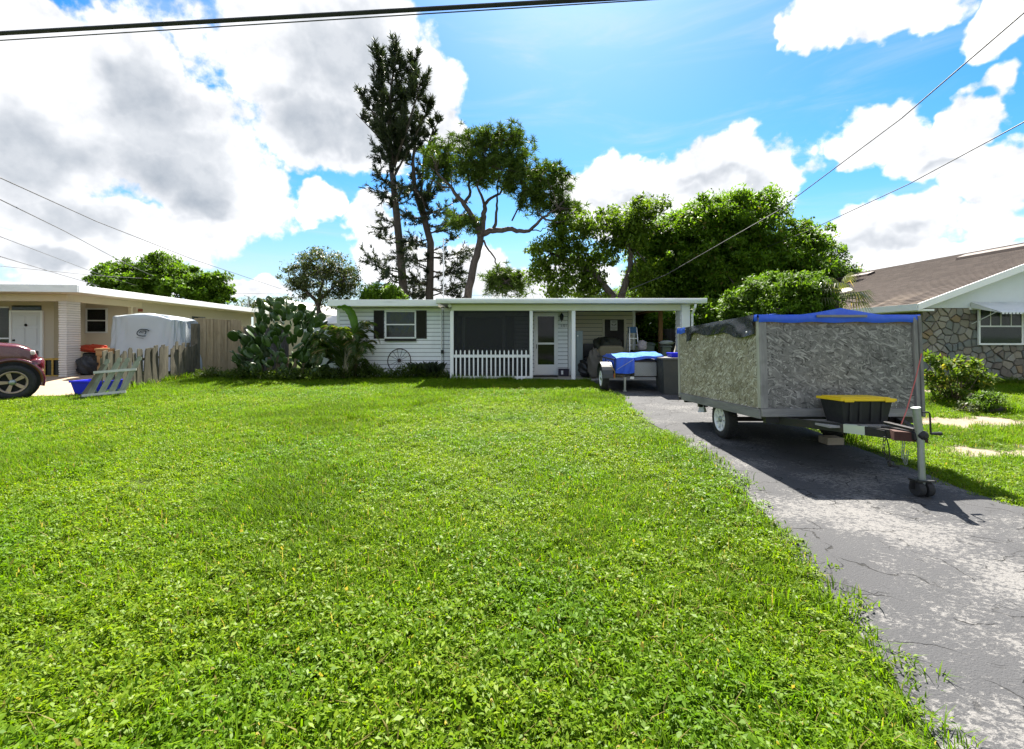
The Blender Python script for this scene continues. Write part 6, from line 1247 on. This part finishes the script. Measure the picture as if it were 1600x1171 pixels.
def plume_pine(u, Y, label, leaders, tiers, seed, name='plume_pine'):
    r = np.random.default_rng(seed); bx_ = P(u, 0, Y).x; t = thing(name, (bx_, Y, .15), label, 'tree', 'tall plume pines behind the white house'); m = MB(); acc = []
    for (pts, ra, rb_, fol, length, rise) in leaders:
        pp = [P(a, b_, Y + dy) for a, b_, dy in pts]
        if pts[0][1] > 460: pp = [Vector((bx_, Y, 0))] + pp
        q, rr = limb(pp, ra, rb_); m.tube(q, rr, 8)
        tot = sum((pp[i + 1] - pp[i]).length for i in range(len(pp) - 1)); n = int(tot * fol)
        for k in range(n):
            s_ = r.uniform(.0, 1); i = min(int(s_ * (len(pp) - 1)), len(pp) - 2); c = pp[i].lerp(pp[i + 1], s_ * (len(pp) - 1) - i); a_ = r.uniform(0, 6.283); ln = length * r.uniform(.5, 1.1) * (1 - .45 * s_)
            e = c + Vector((math.cos(a_) * ln * .6, math.sin(a_) * ln * .6, ln * rise * r.uniform(.6, 1.2))); mid = c.lerp(e, .5) + Vector((math.cos(a_) * ln * .12, math.sin(a_) * ln * .12, -.06 * ln))
            m.tube([c, mid, e], [.03, .02, .008], 4, cap=False); foxtail(r, [c, mid, e], int(105 * max(.6, ln)), .34, .052, acc)
    for (u0, v0, u1, v1, n) in tiers:      # open tiers of near level boughs
        for k in range(n):
            c = P(u0 + r.normal(0, 2), v0 + r.normal(0, 6), Y); tip = P(u1 + r.normal(0, 8), v1 + r.normal(0, 7), Y + r.normal(0, 1.3)); mid = c.lerp(tip, .55) + Vector((0, 0, -.15)); m.tube([c, mid, tip], [.05, .03, .012], 5)
            for _ in range(7):
                f = r.uniform(.3, 1); b0 = mid.lerp(tip, f) if f > .5 else c.lerp(mid, f * 2); dv = (tip - c).normalized(); e = b0 + dv * r.uniform(.2, .6) + Vector(r.normal(0, .32, 3)); foxtail(r, [b0, b0.lerp(e, .5) - Vector((0, 0, .03)), e], 40, .24, .045, acc)
            foxtail(r, [c, mid, tip], 60, .24, .045, acc)
    add('trunk', m, pine_bark, t, smooth=True); V = np.concatenate(acc); add('crown', np_mesh('crown', V, np.arange(len(V)).reshape(-1, 4), lf_norf), None, t)
plume_pine(633, 28, 'tallest dark plume pine with upswept feathery top', [
    ([(632, 470, 0), (624, 380, 0), (617, 310, 0), (612, 260, 0)], .30, .17, .5, .9, .3), ([(612, 260, 0), (608, 200, 0), (612, 130, 0), (622, 72, 0)], .17, .02, 7, 1.7, .9),
    ([(611, 270, 0), (622, 200, .6), (640, 130, .9), (648, 92, 1.0)], .12, .02, 6.5, 1.5, .9), ([(616, 260, 0), (636, 200, -.5), (652, 150, -.6), (658, 122, -.6)], .10, .02, 6.5, 1.4, .8), ([(610, 235, 0), (596, 170, .4), (590, 110, .7), (594, 84, .8)], .10, .02, 7, 1.3, .9),
    ([(608, 215, 0), (590, 185, -.2), (570, 160, -.3), (558, 138, -.3)], .06, .02, 4.5, .8, .9), ([(609, 240, 0), (592, 215, .2), (570, 192, .3), (556, 178, .3)], .05, .015, 4.5, .7, .9), ([(614, 280, 0), (640, 230, .3), (665, 180, .3), (668, 165, .3)], .07, .02, 4.5, 1.1, .8)],
    [(618, 310, 592, 300, 2), (616, 290, 590, 265, 2), (622, 350, 595, 338, 2), (618, 320, 640, 308, 2), (624, 372, 592, 372, 1), (627, 425, 580, 408, 3), (629, 440, 605, 430, 2), (612, 250, 592, 242, 2)], 41)
plume_pine(671, 29, 'second dark plume pine with open level lower boughs', [
    ([(671, 470, 0), (673, 380, 0), (662, 340, 0), (648, 296, 0)], .28, .16, .4, .8, .3), ([(648, 296, 0), (645, 250, 0), (652, 205, 0), (658, 178, 0)], .14, .02, 5, 1.1, .8), ([(662, 340, 0), (658, 300, .5), (662, 250, .6), (676, 205, .6), (686, 190, .6)], .12, .02, 5, 1.2, .8), ([(668, 350, 0), (660, 310, -.5), (640, 290, -.6)], .08, .03, 4, .8, .7)],
    [(650, 300, 625, 292, 3), (660, 330, 700, 318, 3), (664, 345, 635, 335, 3), (670, 365, 712, 350, 4), (672, 385, 640, 372, 4), (673, 400, 722, 385, 4), (673, 412, 628, 400, 4), (672, 430, 715, 418, 4), (672, 440, 640, 436, 4), (671, 455, 712, 448, 4), (671, 458, 640, 458, 4), (655, 315, 690, 285, 3), (660, 325, 690, 232, 2)], 43)

# prickly pear: every pad its own piece
pad_m = leaf_('cactus_pad', (.026, .068, .012), (.06, .115, .02), .08, wscale=2, rough=.4, spec=.5)
def pad_mesh(k):
    def fn(u, v):
        th, ph_ = 2 * math.pi * u, math.pi * (v - .5); w_ = math.cos(ph_); zz = math.sin(ph_); return (.27 * w_ * math.cos(th) * (1 + .18 * zz) * (1 + .05 * math.sin(3 * ph_ + k)), .07 * w_ ** .7 * math.sin(th), .5 + .5 * zz)
    return MB().grid(fn, 10, 7, close_u=True).mesh('pad', pad_m, True)
pads = [pad_mesh(k) for k in range(3)]
ctb = Vector((P(440, 0, 15.0).x, 15.05, g(-7.4, 15)))
ct_ = thing('prickly_pear', ctb, 'tall dark green prickly pear cactus clump beside the board fence', 'cactus'); cr_ = random.Random(17); n_pad = 0
top_lim = P(440, 466, 15).z
placed = []
for _ in range(9000):
    if n_pad >= 285: break
    p = Vector((ctb.x + cr_.uniform(-1.32, 1.32), ctb.y + cr_.uniform(-.5, .4), cr_.uniform(ctb.z, top_lim - .2)))
    h_ = (p.z - ctb.z) / (top_lim - ctb.z); e = Vector((p.x - ctb.x - .08, p.y - ctb.y, 0)); lim = 1.36 * (math.sqrt(max(0, 1 - max(0, h_ - .3) ** 2 / .5)) * (.82 + .18 * math.sin(3 * h_ + 5 * p.x)))
    if abs(e.x) > lim or (abs(e.y) < .25 and abs(e.x) < lim - .3 and h_ < .7) or any((p - q).length < .125 for q in placed): continue
    placed.append(p); ln = cr_.uniform(.27, .43); up = Vector((e.x * .4 + cr_.gauss(0, .4), e.y * .6 + cr_.gauss(0, .35), cr_.uniform(.35, 1.1))).normalized()
    yaw = cr_.uniform(0, 3.14); x = up.cross(Vector((math.cos(yaw), math.sin(yaw), .1))).normalized(); R = Matrix((x, up.cross(x), up)).transposed().to_4x4()
    add('pad', pads[cr_.randrange(3)], None, ct_, T(p) @ R @ Matrix.Diagonal((ln * cr_.uniform(.9, 1.3), ln, ln, 1))); n_pad += 1
stem_m = wood_('cactus_stem', (.13, .10, .06), (.20, .16, .10), (8, 8, 3), coords='POS')
for k in range(6):
    x = ctb.x + (k - 2.5) * .25; add('stem', MB().tube([(x, 15.05, .1), (x + (k - 2.5) * .02, 15.0, .5), (x + (k - 2.5) * .05, 15.1, .9)], [.09, .075, .05], 8), stem_m, ct_, smooth=True)

# palm and banana-like leaf by the house wall: each frond a piece
def frond(base, az_, ln, rise, droop, n=26, leaf_ln=.42, w_=.03, r=None, fold=.55):
    m = MB(); pts = []
    for k in range(13):
        t_ = k / 12; pts.append(Vector((base[0] + math.cos(az_) * ln * t_ * (1 - .15 * t_), base[1] + math.sin(az_) * ln * t_ * (1 - .15 * t_), base[2] + rise * ln * t_ - droop * ln * t_ * t_ * t_)))
    m.tube(pts, [.016 * (1 - .8 * k / 12) for k in range(13)], 5, cap=False); side = Vector((-math.sin(az_), math.cos(az_), 0))
    for k in range(n):
        t_ = .18 + .8 * k / n; i = min(int(t_ * 12), 11); p = pts[i].lerp(pts[i + 1], t_ * 12 - i); d = (pts[i + 1] - pts[i]).normalized(); l_ = leaf_ln * math.sin(math.pi * (.18 + .75 * t_)) * r.uniform(.85, 1.1)
        for s_ in (-1, 1):
            v = (d * .65 + side * s_ * .75 + Vector((0, 0, .25 * fold))).normalized(); mid = p + v * l_ * .5; tip = p + v * l_ * .95 + Vector((0, 0, -.35 * l_)); q = d * w_ * .5
            m.add([p - q * .5, p + q * .5, mid + q, tip, mid - q], [(0, 1, 2, 3, 4)])
    return m
fr2 = random.Random(23)
pa = thing('house_palm', (-5.3, 14.95, .2), 'bushy palm with drooping fronds against the white house wall', 'palm')
for k in range(40):
    a_ = 6.283 * k / 40 + fr2.uniform(-.1, .1); st = fr2.uniform(0, 1)
    add('frond', frond((-5.38 + .12 * math.cos(a_), 14.9 + .1 * math.sin(a_), .3 + .95 * st), a_, fr2.uniform(.85, 1.2) * (1 if math.sin(a_) < .3 else .6), fr2.uniform(1.1, 1.9), fr2.uniform(.7, 1.3), r=fr2, leaf_ln=.42, w_=.034, n=32), lf_palm, pa)
for k in range(6): add('stem', MB().tube([(-5.35 + fr2.uniform(-.15, .15), 14.95 + fr2.uniform(-.1, .1), .1), (-5.3 + fr2.uniform(-.15, .2), 14.95, .7), (-5.25 + fr2.uniform(-.15, .2), 14.95, 1.25)], [.035, .03, .02], 7), wood_('palm_stem', (.22, .20, .13), (.32, .30, .2), (8, 8, 3), coords='POS'), pa, smooth=True)
bn = thing('banana_plant', (-5.15, 15.15, .2), 'single broad curved banana leaf rising above the house palm', 'plant')
def bleaf(u, v):
    t_ = v; c = Vector((P(555, 0, 15).x - .62 * t_ ** 2.2 * 1.0, 15.1, 1.55 + 1.0 * math.sin(t_ * 1.75))); w_ = .17 * math.sin(math.pi * (.08 + .9 * t_)) ** .7; return (c.x + (u - .5) * 2 * w_ * (.4 + .6 * (1 - t_)), c.y - .08 * abs(u - .5) * 2, c.z + (u - .5) * 2 * w_ * .75 * t_ + .02 * math.sin(40 * t_))
add('leaf', MB().grid(bleaf, 6, 22), leaf_('banana_leaf', (.10, .22, .02), (.12, .25, .03), .5, wscale=3), bn, smooth=True)
add('stem', MB().tube([(-5.15, 15.15, .1), (-5.12, 15.12, 1.0), (P(555, 0, 15).x, 15.1, 1.6)], [.06, .045, .02], 8), stem_m, bn, smooth=True)
# cabbage palm behind the box trailer
cpx = thing('fan_palm', (P(1305, 0, 13.4).x, 13.0, .2), 'fan palm with pale drooping fronds beside the stone house roof', 'palm')
cp0 = P(1303, 462, 12.9)
add('trunk', MB().tube([(cp0.x + .05, 12.95, .1), (cp0.x + .03, 12.95, 1.5), (cp0.x, 12.9, cp0.z - .1)], [.16, .14, .12], 10), pine_bark, cpx, smooth=True)
lf_fan = leaf_('fan_frond', (.07, .095, .03), (.15, .17, .07), .4, wscale=1.5, rough=.35, cdry=(.30, .24, .13), dry=.15)
for k in range(20):
    a_ = 6.283 * k / 20 + fr2.uniform(-.2, .2); el_ = fr2.uniform(-.2, 1.0); st = Vector((math.cos(a_) * math.cos(el_), math.sin(a_) * math.cos(el_), math.sin(el_))); b0 = Vector((cp0.x, 12.9, cp0.z - .1)); e = b0 + st * .5; m = MB().tube([b0, e], .012, 5)
    sd2 = st.cross(Vector((0, 0, 1))).normalized(); up2 = sd2.cross(st)
    for j in range(15):
        q = -1.25 + 2.5 * j / 14; d = (st * math.cos(q) + sd2 * math.sin(q)).normalized(); l_ = .55 * (1 - .15 * abs(q)); mid = e + d * l_ * .6 + up2 * .03; tip = e + d * l_ * .95 + Vector((0, 0, -.22)); w2 = d.cross(up2).normalized() * .018; m.add([e, mid + w2, tip, mid - w2], [(0, 1, 2, 3)])
    add('frond', m, lf_fan, cpx)
# shrub and weeds on the right-hand lot
def shrub(name, u, v, Y, lobes, leaf_m, label, size, n, nl, seed, spread=.16, asp=.45):
    r = np.random.default_rng(seed); b0 = P(u, v, Y); b0.z = g(b0.x, Y); t = thing(name, b0, label, 'shrub'); C = lobe_points(lobes, Y, n, r, .9); m = MB()
    for i in range(0, len(C), 3): c = Vector(C[i]); m.tube([b0 + Vector(r.normal(0, .05, 3)) * Vector((1, 1, 0)).length, b0.lerp(c, .5) + Vector(r.normal(0, .04, 3)), c], [.016, .011, .005], 5)
    add('stems', m, stem_m, t); V, Fq = leaves(C, nl, spread, size, r, asp); add('foliage', np_mesh('foliage', V, Fq, leaf_m), None, t)
lf_cas = leaf_('cassava_leaf', (.06, .125, .010), (.15, .22, .03), .5, wscale=2.2, rough=.6, spec=.15, cdry=(.28, .26, .05), dry=.12)
shrub('leafy_shrub', 1490, 625, 10.2, [(1462, 558, 18, 10), (1500, 565, 25, 14), (1475, 585, 30, 14), (1520, 592, 26, 14), (1490, 605, 35, 16), (1535, 598, 18, 12), (1450, 600, 14, 10), (1505, 582, 25, 12)], lf_cas, 'waist-high leafy green shrub before the stone wall', .13, 3.6, 20, 51, .13)
shrub('grassy_clump', 1535, 640, 9.3, [(1535, 630, 22, 12), (1545, 622, 15, 10)], lf_bright, 'small bright feathery clump beside the dark timber', .09, 18, 24, 52, .10, .2)
shrub('dark_clump', 1510, 645, 9.2, [(1508, 640, 16, 10), (1500, 648, 14, 8)], lf_dark, 'small dark leafy clump below the leafy shrub', .07, 16, 20, 53, .08)
p = P(1562, 652, 9.3); add('landscape_timber', MB().box(p.x - .32, p.x + .36, 9.2, 9.45, g(p.x, 9.3) - .02, g(p.x, 9.3) + .10), wood_('dark_timber', (.05, .04, .035), (.10, .085, .07), (2, 12, 12)), label='short dark landscape timber lying on the sandy grass', cat='timber', bevel=.02)
p = P(1520, 618, 9.8); add('pale_stone', cushion(p.x - .07, p.x + .06, 9.75, 9.9, g(p.x, 9.8) - .02, g(p.x, 9.8) + .30, 2.5), M_('pale_stone', (.55, .45, .34), .8, .1), smooth=True, label='pale upright stone among the weeds below the leafy shrub', cat='stone')
# bed of weeds along the house and under cactus and palm
def bed(name, lobes, Y, leaf_m, label, n, nl, size, seed, asp=.3, spread=.16):
    r = np.random.default_rng(seed); C = lobe_points(lobes, Y, n, r, .35, .1); C[:, 2] = np.maximum(C[:, 2], gz(C[:, 0], C[:, 1]) + .05); V, Fq = leaves(C, nl, spread, size, r, asp, -.4); add(name, np_mesh(name, V, Fq, leaf_m), None, label=label, cat='plants', kind='stuff')
bed('flower_bed', [(545, 583, 60, 7), (600, 585, 40, 6), (650, 582, 40, 8), (690, 588, 20, 6), (575, 577, 25, 8)], 15.1, lf_weed, 'dark weedy planting along the foot of the white house wall', 18, 20, .11, 61)
bed('fence_weeds', [(330, 584, 30, 7), (380, 582, 30, 7), (440, 584, 60, 6), (500, 584, 40, 7), (300, 590, 18, 8)], 14.6, lf_weed, 'tangled weeds below the board fence and the cactus', 15, 20, .11, 62)
sp2 = thing('spiky_plant', (P(668, 0, 15.2).x, 15.25, .3), 'dark spiky strap-leaved clump right of the wagon wheel', 'plant'); m = MB(); r_ = random.Random(9)
for k in range(240):
    b0 = Vector((P(667, 0, 15.2).x + r_.uniform(-.42, .42), 15.25 + r_.uniform(-.15, .15), .18)); a_ = r_.uniform(0, 6.283); l_ = r_.uniform(.35, .62); o = Vector((math.cos(a_), math.sin(a_), 0)); q = Vector((-math.sin(a_), math.cos(a_), 0)) * .011
    m.add([b0 - q, b0 + q, b0 + o * l_ * .2 + Vector((0, 0, l_ * .75)) + q, b0 + o * l_ * .5 + Vector((0, 0, l_ * .95)), b0 + o * l_ * .2 + Vector((0, 0, l_ * .75)) - q], [(0, 1, 2, 3, 4)])
add('blades', m, lf_norf, sp2)
def strip_points():
    out = []
    for (x0, y0, x1, y1, n, w_) in ((-10.1, 11.2, -10.3, 15, 40, .2), (-10.3, 15, -8.6, 15.4, 26, .3), (-8.6, 14.8, -2.2, 15.2, 60, .35), (-1.9, 14.58, .6, 14.58, 14, .05), (7.5, 9.6, 9.8, 10.4, 30, .5), (12, 13.3, 15.5, 13.3, 24, .15)):
        for _ in range(n): t_ = rng.random(); x, y = x0 + (x1 - x0) * t_ + rng.uniform(-w_, w_), y0 + (y1 - y0) * t_ + rng.uniform(-w_, w_) * .6; out.append((x, y, g(x, y) - .01, rng.uniform(0, 6.28), rng.uniform(.6, 1.1), rng.choice((4, 4, 3))))
    return out
scatter('tall_edge_grass', strip_points(), 'taller unmown grass along fences and walls', 'grass')
